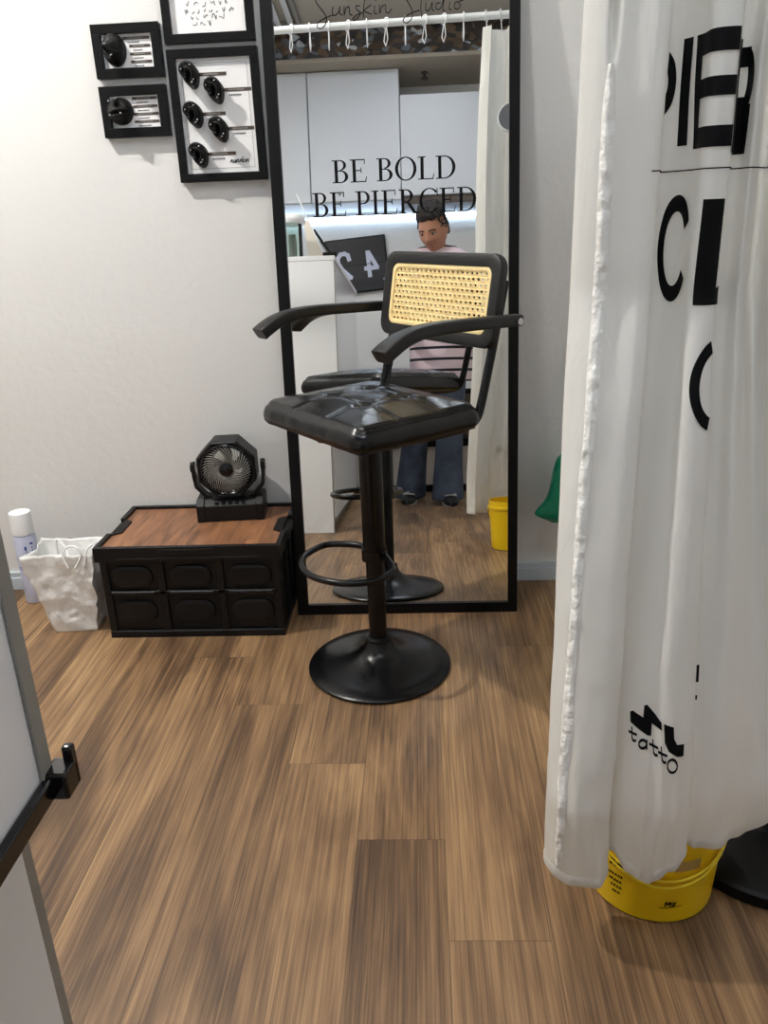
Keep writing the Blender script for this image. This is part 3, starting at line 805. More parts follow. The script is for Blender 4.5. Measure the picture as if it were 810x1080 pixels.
for sx in (-1, 1):
    MB().lathe([(.001, 0), (.016, 0), (.018, .003), (.016, .014), (.001, .014)], 20).build('pivot_knob', M_BLKGLOSS, t, auto=40, loc=(sx * .098, 0, FZ), rot=(0, sx * pi / 2, 0))

# --------------------------------------------------------------- paper bag
t = empty('paper_bag', 'crumpled white paper carrier bag between the can and the crate', 'bag', (-1.045, 2.15, 0), radians(4))
def bag_pt(u, v):
    # u around, v up
    hw = .060 + .044 * v ** .8; hd = .048 + .030 * v
    cx = -.004 - .012 * v; cy = .010 + .015 * v
    per = [(-hw, -hd), (hw, -hd), (hw, hd), (-hw, hd)]
    s = (u % 1.0) * 4; k = int(s) % 4; f = s - int(s)
    a = per[k]; b = per[(k + 1) % 4]
    x = a[0] + (b[0] - a[0]) * f; y = a[1] + (b[1] - a[1]) * f
    if k in (1, 3): x -= (1 if k == 1 else -1) * .022 * sin(pi * f) * v      # gusset folds in
    z = .245 * v
    z += v ** 4 * (.012 * sin(u * 2 * pi + 1.1) + .012 * (y > 0))
    q = Vector((x * 22, y * 22, z * 17))
    n1 = noise.noise(q); n2 = noise.noise(q * 2.3 + Vector((5, 2, 1)))
    k2 = .0075 * sstep(0, .15, v)
    sharp = abs(n2)
    return (x + cx + k2 * (n1 + .5 * n2), y + cy + k2 * (noise.noise(q + Vector((9, 9, 9))) - .8 * sharp), max(.0015, z + .004 * n2 * v))
mb = MB(); mb.grid(bag_pt, 88, 34)
bw = [bag_pt(i / 88, 0) for i in range(88)]
mb.add(bw, [tuple(range(88))])
bag = mb.build('bag_body', M_PAPERBAG, t, solid=.0012, auto=28)
md = bag.modifiers.new('Weld', 'WELD'); md.merge_threshold = .0005
for pts in (
    [(-.055, .058, .205), (-.050, .052, .262), (-.020, .030, .246), (-.005, .005, .226)],
    [(.018, -.066, .215), (.005, -.058, .256), (.020, -.050, .278), (.045, -.052, .276), (.055, -.056, .252), (.034, -.062, .215)],
    [(.060, -.058, .215), (.070, -.048, .262), (.084, -.036, .276)],):
    MB().tube(catmull(pts, 6), .0028, 8).build('paper_handle', M_WHITEMAT, t, smooth=True)
# folded hem band round the front top edge
# ---------------------------------------------------------------- spray can
t = empty('spray_can', 'white and blue spray can with a white cap behind the paper bag', 'can', (-1.268, 2.335, 0), radians(22))
MB().lathe([(.028, .0005), (.0325, .002), (.0335, .006), (.0335, .225), (.031, .232), (.030, .236)], 40).build('can_body', M_CANLABEL, t, auto=45)
MB().lathe([(.0315, .233), (.0335, .234), (.0335, .296), (.0318, .304), (.028, .306), (.001, .306)], 40).build('can_cap', M_CANWHITE, t, auto=40)
def can_text(strokes, a0, z0, sx, sz, w, name, m):
    mb = MB()
    for ln in strokes:
        for (p, q) in zip(ln[:-1], ln[1:]):
            p = Vector(p); q = Vector(q); d = (q - p).normalized(); n = Vector((-d.y, d.x)) * w / 2
            vs = []
            for c in (p - n, q - n, q + n, p + n):
                # letters climb the can: x -> up, y -> left
                z = z0 + c.x * sx; a = a0 - c.y * sz / .0335
                vs.append((.0341 * sin(a), -.0341 * cos(a), z))
            mb.add(vs, [(0, 1, 2, 3)])
    return mb.build(name, m, t)
FONT = {'T': [[(.3, 0), (.3, 1)], [(0, 1), (.6, 1)]], 'A': [[(0, 0), (.3, 1), (.6, 0)], [(.12, .38), (.48, .38)]], 'N': [[(0, 0), (0, 1), (.55, 0), (.55, 1)]],
        'S': [[(.55, .9), (.3, 1), (.05, .8), (.1, .58), (.5, .42), (.55, .18), (.3, 0), (0, .12)]], 'M': [[(0, 0), (.06, 1), (.36, .3), (.66, 1), (.72, 0)]], 'F': [[(0, 0), (0, 1), (.55, 1)], [(0, .52), (.42, .52)]],
        'W': [[(0, 1), (.18, 0), (.36, .7), (.54, 0), (.72, 1)]]}
x = 0; ss = []
for c in 'STANT':
    ss += [[(px + x, py) for px, py in ln] for ln in FONT[c]]; x += .78
can_text(ss, .62, .120, .021, .021, .27, 'can_lettering', M_BLUE)
can_text([[(0, 0), (.6, 0)], [(0, .5), (.9, .5)], [(0, 1), (.4, 1)]], -.95, .150, .016, .012, .16, 'small_print', M_BLUE)
can_text([[(0, 0), (.0, 1.0)], [(.5, 0), (.5, 1)]], -.75, .120, .012, .014, .35, 'small_print', M_BLUE)
can_text([[(0, 0), (.0, 1.0)]], .72, .205, .012, .010, .5, 'small_print', M_BLUE)

# ----------------------------------------------------------- picture frames
def frame(name, label, x0, x1, z0, z1, bar, cat='picture frame', dep=.022):
    t = empty(name, label, cat, ((x0 + x1) / 2, WY, (z0 + z1) / 2), group=None)
    w, h = (x1 - x0), (z1 - z0)
    f = MB()
    f.box(-w / 2, w / 2, -dep, 0, h / 2 - bar, h / 2).box(-w / 2, w / 2, -dep, 0, -h / 2, -h / 2 + bar)
    f.box(-w / 2, -w / 2 + bar, -dep, 0, -h / 2 + bar, h / 2 - bar).box(w / 2 - bar, w / 2, -dep, 0, -h / 2 + bar, h / 2 - bar)
    f.build('frame_moulding', M_BLK, t, bevel=.0012)
    MB().box(-w / 2 + bar - .001, w / 2 - bar + .001, -.010, -.002, -h / 2 + bar - .001, h / 2 - bar + .001).build('backing_card', M_WHITEMAT, t)
    return t
def ear(t, cx, cz, s, kind, tilt=.2):
    """black silicone body-part model standing out of the card"""
    mb = MB(); nu, nv = 40, 16
    ct, st_ = cos(tilt), sin(tilt)
    def put(x, z, d): return (cx + s * (x * ct - z * st_), -.010 - s * d * 1.55, cz + s * (x * st_ + z * ct))
    def f(u, v):
        a = 2 * pi * u; r = v
        rx = (.80 if cos(a) > 0 else .70) if kind != 'ear' else .70; rz = 1.0 if kind != 'mouth' else .92
        if kind == 'mouth': rx = .95
        if kind == 'ear': rx *= 1 - .22 * (sin(a) < 0) * (-sin(a))
        x = rx * r * cos(a); z = rz * r * sin(a)
        d = .62 * sqrt(max(0, 1 - r ** 3))
        if kind == 'nose':
            d += .95 * math.exp(-((x - .12) / .17) ** 2 - ((z + .12) / .34) ** 2) + .45 * math.exp(-((x - .05) / .36) ** 2 - ((z + .25) / .16) ** 2)
            d += .18 * math.exp(-(x / .35) ** 2 - ((z + .62) / .1) ** 2)
        if kind == 'mouth':
            d += .30 * math.exp(-(x / .16) ** 2 - ((z - .55) / .25) ** 2)
            d += .28 * math.exp(-(x / .55) ** 2 - ((z + .02) / .13) ** 2) + .30 * math.exp(-(x / .5) ** 2 - ((z + .36) / .15) ** 2) - .26 * math.exp(-(x / .6) ** 2 - ((z + .17) / .05) ** 2)
        if kind == 'ear':
            q = sqrt((x / .62) ** 2 + (z / .9) ** 2)
            d += .26 * math.exp(-((q - .82) / .13) ** 2) * (0.4 + .6 * (x > -.4 or z > .2)) - .30 * math.exp(-((x + .02) / .2) ** 2 - ((z + .12) / .26) ** 2)
            d += .16 * math.exp(-((q - .45) / .10) ** 2) * (z > -.2)
        return put(x, z, d)
    mb.grid(f, nu, nv)
    o = mb.build({'ear': 'ear_model', 'nose': 'nose_model', 'mouth': 'mouth_model'}[kind], M_SILICONE, t, smooth=True)
    if kind == 'ear':
        hx = MB()
        pts = [(.10, -.78, .42), (.42, -.45, .62), (.62, .05, .72), (.56, .52, .74), (.22, .84, .70), (-.20, .86, .66), (-.50, .58, .62), (-.48, .20, .62), (-.16, .06, .62)]
        hx.tube([put(*p) for p in catmull(pts, 5)], s * .13, 10)
        pts = [(.02, -.52, .66), (.26, -.22, .72), (.34, .15, .74), (.16, .48, .72), (-.14, .52, .70)]
        hx.tube([put(*p) for p in catmull(pts, 5)], s * .10, 10)
        hx.ball(put(-.34, -.18, .68), s * .15, 12, 8)
        hx.build('ear_ridge', M_SILICONE, o, smooth=True)
    studs = {'ear': [(.42, .55, .86), (-.38, .5, .8), (.1, -.62, .78), (.30, -.48, .78)], 'nose': [(-.1, .15, .95), (0, -.1, 1.3), (.2, -.5, 1.0)], 'mouth': [(-.35, .6, .85), (.4, -.25, .9), (-.45, -.3, .8), (.1, .75, .7)]}[kind]
    for x, z, d in studs: MB().ball(put(x, z, d), s * .075, 8, 6).build('stud', M_STEEL, o, smooth=True)
def caption(t, x0, x1, z, h=.0066):
    MB().box(x0, x1, -.0108, -.0101, z - h / 2, z + h / 2).build('caption_bar', M_BROWN, t)
    mb = MB(); x = x0 + .18 * (x1 - x0); e = x0 + .72 * (x1 - x0); rnd = random.Random(int(abs(z) * 1e5))
    while x < e:
        w = rnd.uniform(.0012, .003); mb.box(x, x + w, -.0113, -.0109, z - h * .22, z + h * .22); x += w + .0009
    mb.build('caption_lettering', M_DULLGREY, t)
    mb = MB(); x = x0 + .18 * (x1 - x0)
    while x < x0 + .62 * (x1 - x0):
        w = rnd.uniform(.0015, .004); mb.box(x, x + w, -.0108, -.0102, z - h * 1.7, z - h * 1.25); x += w + .001
    mb.build('fine_print', M_GREY, t)
t = frame('picture_frame', 'small black landscape frame holding a black nose model, upper of the pair', -.8455, -.6645, 1.4995, 1.6265, .0235)
ear(t, -.036, .0035, .040, 'nose', .05)
for i, z in enumerate((.030, .0115, -.007, -.0255)): caption(t, .004 if i else -.012, .060, z)
t = frame('picture_frame', 'small black landscape frame holding a black mouth model, lower of the pair', -.8465, -.6660, 1.3560, 1.4815, .0235)
ear(t, -.040, .002, .037, 'mouth', .05)
for i, z in enumerate((.032, .0125, -.006, -.0245)): caption(t, -.006, .062, z)
t = frame('picture_frame', 'large black portrait frame with five black ear models beside the mirror', -.6530, -.4120, 1.2360, 1.5600, .0215)
cxf, czf = -.5325, 1.398
for i, (x, z, bx0, bx1) in enumerate(((-.594, 1.497, -.575, -.500), (-.532, 1.458, -.512, -.437), (-.595, 1.402, -.575, -.512), (-.530, 1.364, -.510, -.438), (-.592, 1.303, -.574, -.494))):
    ear(t, x - cxf, z - czf, .0325, 'ear', .28 + .05 * (i % 2))
    caption(t, bx0 - cxf, bx1 - cxf, z - czf + .003, .0085)
mb = MB()
for a, b_, c, d in ((-.088, .088, .128, .1288), (-.088, .088, -.1288, -.128), (-.0884, -.0876, -.1288, .1288), (.0876, .0884, -.1288, .1288)): mb.box(a, b_, -.0106, -.0101, c, d)
mb.build('border_line', M_GREY, t)
LOGO = [[(.0, .1), (.18, .22), (.32, .5), (.55, .46), (.38, .40), (.62, .06), (.7, .0)], [(.85, .52), (.82, .1), (1.05, .05), (1.3, .5), (1.28, .1), (1.45, .02)], [(1.55, .5), (1.52, .02), (1.75, .48), (1.98, .5), (2.0, .05)],
        [(2.15, .08), (2.35, .25), (2.5, .5), (2.72, .48), (2.55, .40), (2.8, .08)], [(3.0, .95), (2.95, .0)], [(3.35, .5), (3.0, .25), (3.38, .02)], [(3.6, .5), (3.57, .02)], [(3.62, .82), (3.63, .86)], [(3.85, .5), (3.83, .02), (4.05, .46), (4.3, .48), (4.3, .02)]]
mb = MB()
for ln in LOGO:
    pts = [(.020 + x * .0118, -.0108, -.116 + z * .0150) for x, z in ln]
    mb.tube(catmull(pts, 4) if len(pts) > 2 else pts, .0011, 6)
mb.build('logo_lettering', M_TEXT, t)
t = frame('picture_frame', 'black frame with a white handwritten sheet, cut off by the top edge', -.6530, -.4140, 1.5730, 1.7500, .0215)
mb = MB()
rnd = random.Random(4)
for row, (z, x0, x1) in enumerate(((-.030, -.045, .050), (-.044, -.042, .000), (-.016, -.060, .060), (.0, -.055, .055), (.020, -.06, .06), (.036, -.05, .04))):
    x = x0
    while x < x1:
        n = rnd.randint(3, 5); pts = [(x + k * .0030 + rnd.uniform(-.001, .001), -.0108, z + rnd.uniform(-.0055, .0065)) for k in range(n)] 
        mb.tube(catmull(pts, 4), .0006, 5); x += n * .0030 + rnd.uniform(.003, .010)
mb.build('handwriting', M_TEXT, t)

# ------------------------------------------------------------------ curtain
MID = [(0.2577, 1.29), (0.2224, 1.26), (0.2334, 1.23), (0.2551, 1.21), (0.2846, 1.205), (0.3086, 1.195), (0.3271, 1.205), (0.3323, 1.26), (0.3531, 1.265), (0.3667, 1.245), (0.3754, 1.22), (0.3766, 1.19), (0.3941, 1.18), (0.4131, 1.19), (0.4257, 1.25), (0.4462, 1.25), (0.4515, 1.22), (0.4679, 1.235), (0.4936, 1.27), (0.4938, 1.2), (0.5329, 1.23), (0.5395, 1.2), (0.5769, 1.23)]
BOT = [(0.2179, 1.1), (0.184, 1.07), (0.1894, 1.04), (0.2065, 1.02), (0.2293, 1.01), (0.259, 1.012), (0.277, 1.03), (0.2776, 1.055), (0.2873, 1.035), (0.3052, 1.02), (0.3283, 1.01), (0.3479, 1.008), (0.3717, 1.01), (0.3937, 1.022), (0.4014, 1.042), (0.4187, 1.037), (0.4496, 1.04), (0.4861, 1.065), (0.5182, 1.075), (0.5614, 1.085), (0.6269, 1.12), (0.696, 1.13), (0.8011, 1.18)]
MIDS = None
ZTOP = 2.025
X0C = .55
def hem_z(u):
    k = [(0, .135), (1, .135), (3, .128), (5, .128), (6, .135), (7, .165), (8, .176), (9, .150), (10.5, .136), (12, .156), (13, .176), (14, .185), (15, .180), (17, .175), (20, .21), (22, .22)]
    for (a, za), (b, zb) in zip(k[:-1], k[1:]):
        if u <= b: return za + (zb - za) * sstep(a, b, u)
    return .22
def crv(P, u):
    i = min(int(u), len(P) - 2); t = u - i
    p0 = P[max(i - 1, 0)]; p1 = P[i]; p2 = P[i + 1]; p3 = P[min(i + 2, len(P) - 1)]
    m1 = [.5 * (c - a) for a, c in zip(p0, p2)]; m2 = [.5 * (c - a) for a, c in zip(p1, p3)]
    h1 = 2 * t ** 3 - 3 * t * t + 1; h2 = t ** 3 - 2 * t * t + t; h3 = -2 * t ** 3 + 3 * t * t; h4 = t ** 3 - t * t
    return tuple(h1 * a + h2 * b + h3 * c + h4 * d for a, b, c, d in zip(p1, m1, p2, m2))
def rod_y(x): return 1.2563 + .038 * x
def curtain(u, z):
    m = crv(MID, u); b = crv(BOT, u)
    k = 1 - max(0, min(1, (z - .27) / .75))
    x = m[0] + (b[0] - m[0]) * k; y = m[1] + (b[1] - m[1]) * k
    if z > 1.05:
        s = ((z - 1.05) / (ZTOP - 1.05))
        kx = 1 - .12 * s * s
        x = X0C + (x - X0C) * kx
        ty = rod_y(x) + (y - 1.24) * .5
        y = y + (ty - y) * s * s
    q = Vector((x * 9, y * 9, z * 3.2))
    w = .004 * noise.noise(q) + .0022 * noise.noise(Vector((x * 24, y * 24, z * 9)))
    lo = 1 - sstep(.15, .55, z)
    w += lo * .006 * noise.noise(Vector((u * 1.3, z * 14, 2)))
    if u < 6.2:
        w += .0022 * (math.exp(-((z - .56 - .012 * sin(u)) / .006) ** 2) + math.exp(-((z - .345 + .01 * sin(2 * u)) / .005) ** 2)) * sstep(.5, 1.5, u)
    gap = sstep(1.30, 1.42, z) * math.exp(-((u - 3.05) / .16) ** 2)
    return Vector((x + w * .4, y - w + .045 * gap, z))
def curtain_n(u, z):
    du = curtain(min(u + .02, 21.99), z) - curtain(max(u - .02, 0), z)
    dz = Vector((0, 0, 1)); n = du.cross(dz)
    return n.normalized() if n.length > 1e-9 else Vector((0, -1, 0))
t = empty('curtain', 'white lettered curtain hanging over the yellow bucket', 'curtain', (.40, 1.05, 0))
org = Vector((.40, 1.05, 0))
NU, NV = 22 * 12, 150
mb = MB()
def cpt(a, b):
    u = a * 22; z0 = hem_z(u); z = z0 + (ZTOP - z0) * b
    return curtain(u, z) - org
mb.grid(cpt, NU, NV)
mb.build('cloth', M_CLOTH, t, smooth=True)
# stitched hem and gathered seam
mb = MB()
def hempt(a, b):
    u = .02 + a * 21.9; z = hem_z(u) + .001 + .020 * b
    return curtain(u, z) + curtain_n(u, z) * (.0016 if .1 < b < .9 else .0006) - org
mb.grid(hempt, NU, 4); mb.build('hem_band', M_CLOTH, t, smooth=True)
mb = MB()
def seam(a, b):
    z = .16 + (1.315 - .16) * b
    zw = min(1, (1.315 - z) / .05)
    wd = (.110 + .05 * noise.noise(Vector((0, z * 9, 4)))) * zw + .05 * (1 - zw)
    u = 3.0 - .35 * (1 - sstep(.3, 1.0, z)) + (a - .5) * 6 * wd
    p = curtain(u, z); n = curtain_n(u, z)
    puff = sin(pi * a) * (.0045 + .0025 * noise.noise(Vector((a * 3, z * 34, 1))))
    return p + n * (.0008 + puff) - org
mb.grid(seam, 10, 260); mb.build('gathered_seam', M_HEM, t, smooth=True)

# lettering mapped on to the cloth: polygons in (u, z)
def curtain_poly(mb, poly, su=.12, sz=.01, off=.0016, cuts=None):
    """quad given by 4 corners (u,z), subdivided and laid on the cloth"""
    (a, b, c, d) = poly
    nu = max(1, int(max(abs(b[0] - a[0]), abs(c[0] - d[0])) / su) + 1)
    nz = max(1, int(max(abs(d[1] - a[1]), abs(c[1] - b[1])) / sz) + 1)
    if cuts: nu, nz = cuts
    def f(s, tt):
        u = (a[0] * (1 - s) + b[0] * s) * (1 - tt) + (d[0] * (1 - s) + c[0] * s) * tt
        z = (a[1] * (1 - s) + b[1] * s) * (1 - tt) + (d[1] * (1 - s) + c[1] * s) * tt
        return curtain(u, z) + curtain_n(u, z) * off - org
    mb.grid(f, nu, nz)
def c_rect(mb, u0, u1, z0, z1): curtain_poly(mb, [(u0, z0), (u1, z0), (u1, z1), (u0, z1)])
def c_arc(mb, cu, cz, ru, rz, wu, wz, a0, a1, n=28):
    for i in range(n):
        a = radians(a0 + (a1 - a0) * i / n); b = radians(a0 + (a1 - a0) * (i + 1) / n)
        curtain_poly(mb, [(cu + ru * cos(a), cz + rz * sin(a)), (cu + ru * cos(b), cz + rz * sin(b)), (cu + (ru - wu) * cos(b), cz + (rz - wz) * sin(b)), (cu + (ru - wu) * cos(a), cz + (rz - wz) * sin(a))], cuts=(3, 6))
def c_line(mb, p, q, wu, wz):
    p = Vector(p); q = Vector(q); d = q - p
    d2 = Vector((d.x / .8, d.y / .03)); d2.normalize(); n = Vector((-d2.y * wu / 2, d2.x * wz / 2))
    curtain_poly(mb, [tuple(p - n), tuple(q - n), tuple(q + n), tuple(p + n)], off=.0017)
# LETTERS-BEGIN
LOGO_S = [(8.45, 0.4149), (8.642, 0.4179), (9.335, 0.4131), (9.335, 0.431), (9.51, 0.4334), (10.577, 0.4131), (10.638, 0.4014), (9.869, 0.4082), (9.875, 0.3895), (9.636, 0.3889), (8.534, 0.4)]
LOGO_U = [(10.757, 0.4125), (11.403, 0.4091), (11.465, 0.3916), (11.66, 0.3824), (12.101, 0.3829), (12.106, 0.364), (11.678, 0.364), (11.219, 0.3707), (10.904, 0.384)]
TATTOO = [[(8.641, 0.393), (8.712, 0.377), (8.824, 0.3743), (8.982, 0.3756)], [(8.449, 0.3855), (9.001, 0.3847)], [(9.609, 0.3758), (9.595, 0.3734), (9.551, 0.3711), (9.484, 0.3692), (9.406, 0.3681), (9.328, 0.3678), (9.257, 0.3685), (9.205, 0.37), (9.181, 0.3722), (9.192, 0.3747), (9.236, 0.377), (9.304, 0.3789), (9.385, 0.3801), (9.466, 0.3803), (9.539, 0.3795), (9.588, 0.3779), (9.609, 0.3758)], [(9.613, 0.3813), (9.63, 0.3693)], [(10.001, 0.3845), (10.112, 0.3655), (10.238, 0.3626), (10.412, 0.3633)], [(9.795, 0.3774), (10.417, 0.374)], [(10.653, 0.3767), (10.742, 0.358), (10.87, 0.3544), (11.056, 0.3539)], [(10.459, 0.3689), (11.113, 0.3643)], [(11.737, 0.3495), (11.724, 0.3456), (11.668, 0.3424), (11.58, 0.3402), (11.476, 0.3393), (11.369, 0.3399), (11.273, 0.3419), (11.203, 0.3451), (11.172, 0.3489), (11.187, 0.3527), (11.243, 0.3561), (11.328, 0.3585), (11.429, 0.3596), (11.536, 0.359), (11.633, 0.3568), (11.705, 0.3534), (11.737, 0.3495)]]

def poly_on_cloth(mb, poly, off=.0017):
    """fill a polygon given in (u, z), subdivided so that it follows the cloth"""
    bm = bmesh.new()
    f = bm.faces.new([bm.verts.new((u, z * 20, 0)) for u, z in poly])
    bmesh.ops.triangulate(bm, faces=[f])
    for _ in range(4):
        ed = [e for e in bm.edges if e.calc_length() > .16]
        if not ed: break
        bmesh.ops.subdivide_edges(bm, edges=ed, cuts=1)
        bmesh.ops.triangulate(bm, faces=bm.faces[:])
    bm.verts.index_update()
    mb.add([curtain(v.co.x, v.co.y / 20) + curtain_n(v.co.x, v.co.y / 20) * off - org for v in bm.verts], [tuple(v.index for v in q.verts) for q in bm.faces])
    bm.free()
def letter(fn):
    mb = MB(); fn(mb); return mb.build('letter', M_TEXT, t)
zt, zb = 1.346, 1.212
def _P(mb): c_arc(mb, 6.75, 1.2945, 1.45, .047, .55, .018, -62, 62)
def _I(mb): curtain_poly(mb, [(8.6, zb + .002), (9.28, zb + .002), (9.12, zt), (8.48, zt)])
def _E(mb):
    curtain_poly(mb, [(9.78, zb - .004), (10.2, zb - .004), (9.98, zt), (9.4, zt)])
    for a, b in ((1.208, 1.2335), (1.2685, 1.2915), (1.3195, zt)): c_rect(mb, 9.9, 12.7, a, b)
def _R(mb):
    c_rect(mb, 12.75, 13.35, 1.200, 1.332); c_rect(mb, 13.3, 15.2, 1.308, 1.332); c_rect(mb, 13.3, 15.0, 1.250, 1.272)
    c_arc(mb, 14.9, 1.291, .78, .041, .50, .020, -90, 90)
    curtain_poly(mb, [(13.5, 1.200), (15.45, 1.200), (15.6, 1.262), (14.2, 1.262)])
def _C(mb): c_arc(mb, 9.05, 1.078, 1.22, .073, .46, .022, 32, 328, 40)
def _L(mb): c_rect(mb, 11.28, 12.66, 1.006, 1.144); c_rect(mb, 12.66, 14.2, 1.006, 1.029)
def _O(mb): c_arc(mb, 13.15, .897, 1.85, .064, .62, .018, 108, 252, 24)
for fn in (_P, _I, _E, _R, _C, _L, _O): letter(fn)
mb = MB(); c_rect(mb, 5.2, 21, 1.1812, 1.1830); mb.build('rule_line', M_TEXT, t)
for pl in (LOGO_S, LOGO_U):
    mb = MB(); poly_on_cloth(mb, pl); mb.build('logo_mark', M_TEXT, t)
mb = MB()
for ln in TATTOO:
    for p, q in zip(ln[:-1], ln[1:]):
        w0, h0 = .085, .0042
        d = Vector(((q[0] - p[0]) / w0, (q[1] - p[1]) / h0))
        if d.length < 1e-6: continue
        d.normalize(); n = Vector((-d.y * w0, d.x * h0)) * .5; e = Vector((d.x * w0, d.y * h0)) * .25
        p2 = Vector(p) - e; q2 = Vector(q) + e
        curtain_poly(mb, [tuple(p2 - n), tuple(q2 - n), tuple(q2 + n), tuple(p2 + n)])
mb.build('word_lettering', M_TEXT, t)
mb = MB(); c_rect(mb, 13.9, 14.32, .452, .478); c_rect(mb, 13.9, 14.25, .425, .432); mb.build('word_lettering', M_TEXT, t)
# LETTERS-END

# rod, hooks
rt = empty('curtain_rod', 'long white curtain rod spanning the room below the ceiling', 'curtain rod', (XL, rod_y(XL), 2.07))
ln = Vector((XR - XL, rod_y(XR) - rod_y(XL), 0)); L_ = ln.length; rt.rotation_euler = (0, 0, atan2(ln.y, ln.x))
MB().tube([(0.012, 0, 0), (L_ - .012, 0, 0)], .0135, 20).build('rod_tube', M_ROD, rt, auto=40)
for x in (0.0, L_):
    MB().lathe([(.001, -.012), (.028, -.012), (.030, -.004), (.030, .004), (.020, .012), (.001, .012)], 20).build('rod_end', M_WHITE, rt, auto=40, loc=(min(max(x, .014), L_ - .014), 0, 0), rot=(0, pi / 2, 0))
hook_me = None
def hook(x, first=[None]):
    y = rod_y(x)
    if first[0] is None:
        mb = MB()
        ring = [(.0, .0185 * cos(a), .0185 * sin(a)) for a in [2 * pi * i / 18 for i in range(18)]]
        mb.tube(ring, .0022, 6, loop=True)
        mb.tube([(0, -.003, -.018), (0, -.016, -.060), (0, -.004, -.082), (0, .010, -.060), (0, .003, -.018)], .0020, 6)
        o = mb.build('curtain_hook', M_CANWHITE, smooth=True); first[0] = o
    else:
        o = first[0].copy(); COL.objects.link(o)
    o.location = (x, y, 2.07); o.rotation_euler = (0, 0, radians(random.uniform(-40, 40)))
    tag(o, 'white curtain hook hanging on the empty stretch of the rod', 'hook', 'curtain hooks on the rod')
for i in range(13): hook(-.70 + i * .074)
rg = []
for i in range(5):
    x = .275 + i * .055
    mb = MB()
    mb.tube([(0, .020 * cos(a), .020 * sin(a)) for a in [2 * pi * i / 18 for i in range(18)]], .0022, 6, loop=True)
    mb.tube([(0, 0, -.019), (0, -.008, -.045), (0, .004, -.060)], .002, 6)
    o = mb.build('curtain_ring', M_CANWHITE, smooth=True); o.location = (x, rod_y(x), 2.07); o.rotation_euler = (0, 0, radians(20))
    tag(o, 'white ring holding the bunched curtain on the rod', 'ring', 'curtain rings in the bunched curtain')

# ------------------------------------------------------------------- bucket
t = empty('bucket', 'yellow plastic bucket on the floor under the curtain hem', 'bucket', (.388, 1.166, 0))
MB().lathe([(.001, .001), (.104, .001), (.107, .004), (.1170, .170), (.1205, .171), (.1205, .181), (.1170, .183), (.1165, .205), (.1145, .205), (.104, .008), (.001, .008)], 64).build('bucket_body', M_YELLOW, t, auto=40)
for (s, zz) in ((0, .0), (1, .014)):
    pts = []
    for i in range(25):
        a = pi * i / 24
        an = -.12 + pi + .24 * 0 + (pi + .05) * (i / 24)
        dz = .176 - (.088 - zz) * sin(a)
        rr = .1215 + .010 * sin(a) - .012 * sin(a)
        rr = .107 + .0605 * dz + .0055
        pts.append((rr * cos(an), rr * sin(an), dz))
    MB().tube(pts, .0022, 8).build('handle', M_YELLOW2, t, smooth=True)
def bucket_strokes(lines, a0, z0, k, w, name, m, rot=0):
    mb = MB()
    for ln in lines:
        for p, q in zip(ln[:-1], ln[1:]):
            p = Vector(p); q = Vector(q); d = (q - p)
            if d.length < 1e-6: continue
            d.normalize(); n = Vector((-d.y, d.x)) * w / 2; vs = []
            for c in (p - n, q - n, q + n, p + n):
                cx = c.x * cos(rot) - c.y * sin(rot); cy = c.x * sin(rot) + c.y * cos(rot)
                z = z0 + cy * k; rr = .1068 + .0605 * z + .0008; a = a0 + cx * k / rr
                vs.append((rr * cos(a), rr * sin(a), z))
            mb.add(vs, [(0, 1, 2, 3)])
    mb.build(name, m, t)
F2 = [[(x, y) for x, y in ln] for ln in FONT['M']] + [[(x * .7 + .85, y * .8) for x, y in ln] for ln in FONT['S']] + [[(x * .7 + 1.35, y * .8) for x, y in ln] for ln in FONT['F']]
bucket_strokes(F2, -1.60, .040, .011, .20, 'bucket_logo', M_TEXT)
bucket_strokes([[(-.8, -.25), (.5, -.30), (2.6, -.02)]], -1.60, .040, .011, .14, 'bucket_underline', M_TEXT)
x = 0; ww = []
for c in 'AWA':
    ww += [[(px + x, py) for px, py in ln] for ln in FONT[c]]; x += .85
bucket_strokes(ww, -2.46, .096, .017, .26, 'bucket_lettering', M_TEXT)
rnd = random.Random(3)
for row in range(4):
    lines = []; x = 0
    while x < 3.2 - .5 * row:
        w = rnd.uniform(.25, .6); lines += [[(x, 0), (x + w * .4, .7), (x + w, .1)], [(x + .1, .35), (x + w, .35)]]; x += w + .18
    bucket_strokes(lines, -2.50 + .03 * row, .076 - .0125 * row, .0085, .2, 'bucket_print', M_TEXT)
mb = MB()
mb.grid(lambda u, v: ((.1072 + .0605 * (.118 + .022 * v) + .0006) * cos(-1.52 + .38 * u), (.1072 + .0605 * (.118 + .022 * v) + .0006) * sin(-1.52 + .38 * u), .118 + .022 * v), 8, 2)
mb.build('label_patch', M_PATCH, t)

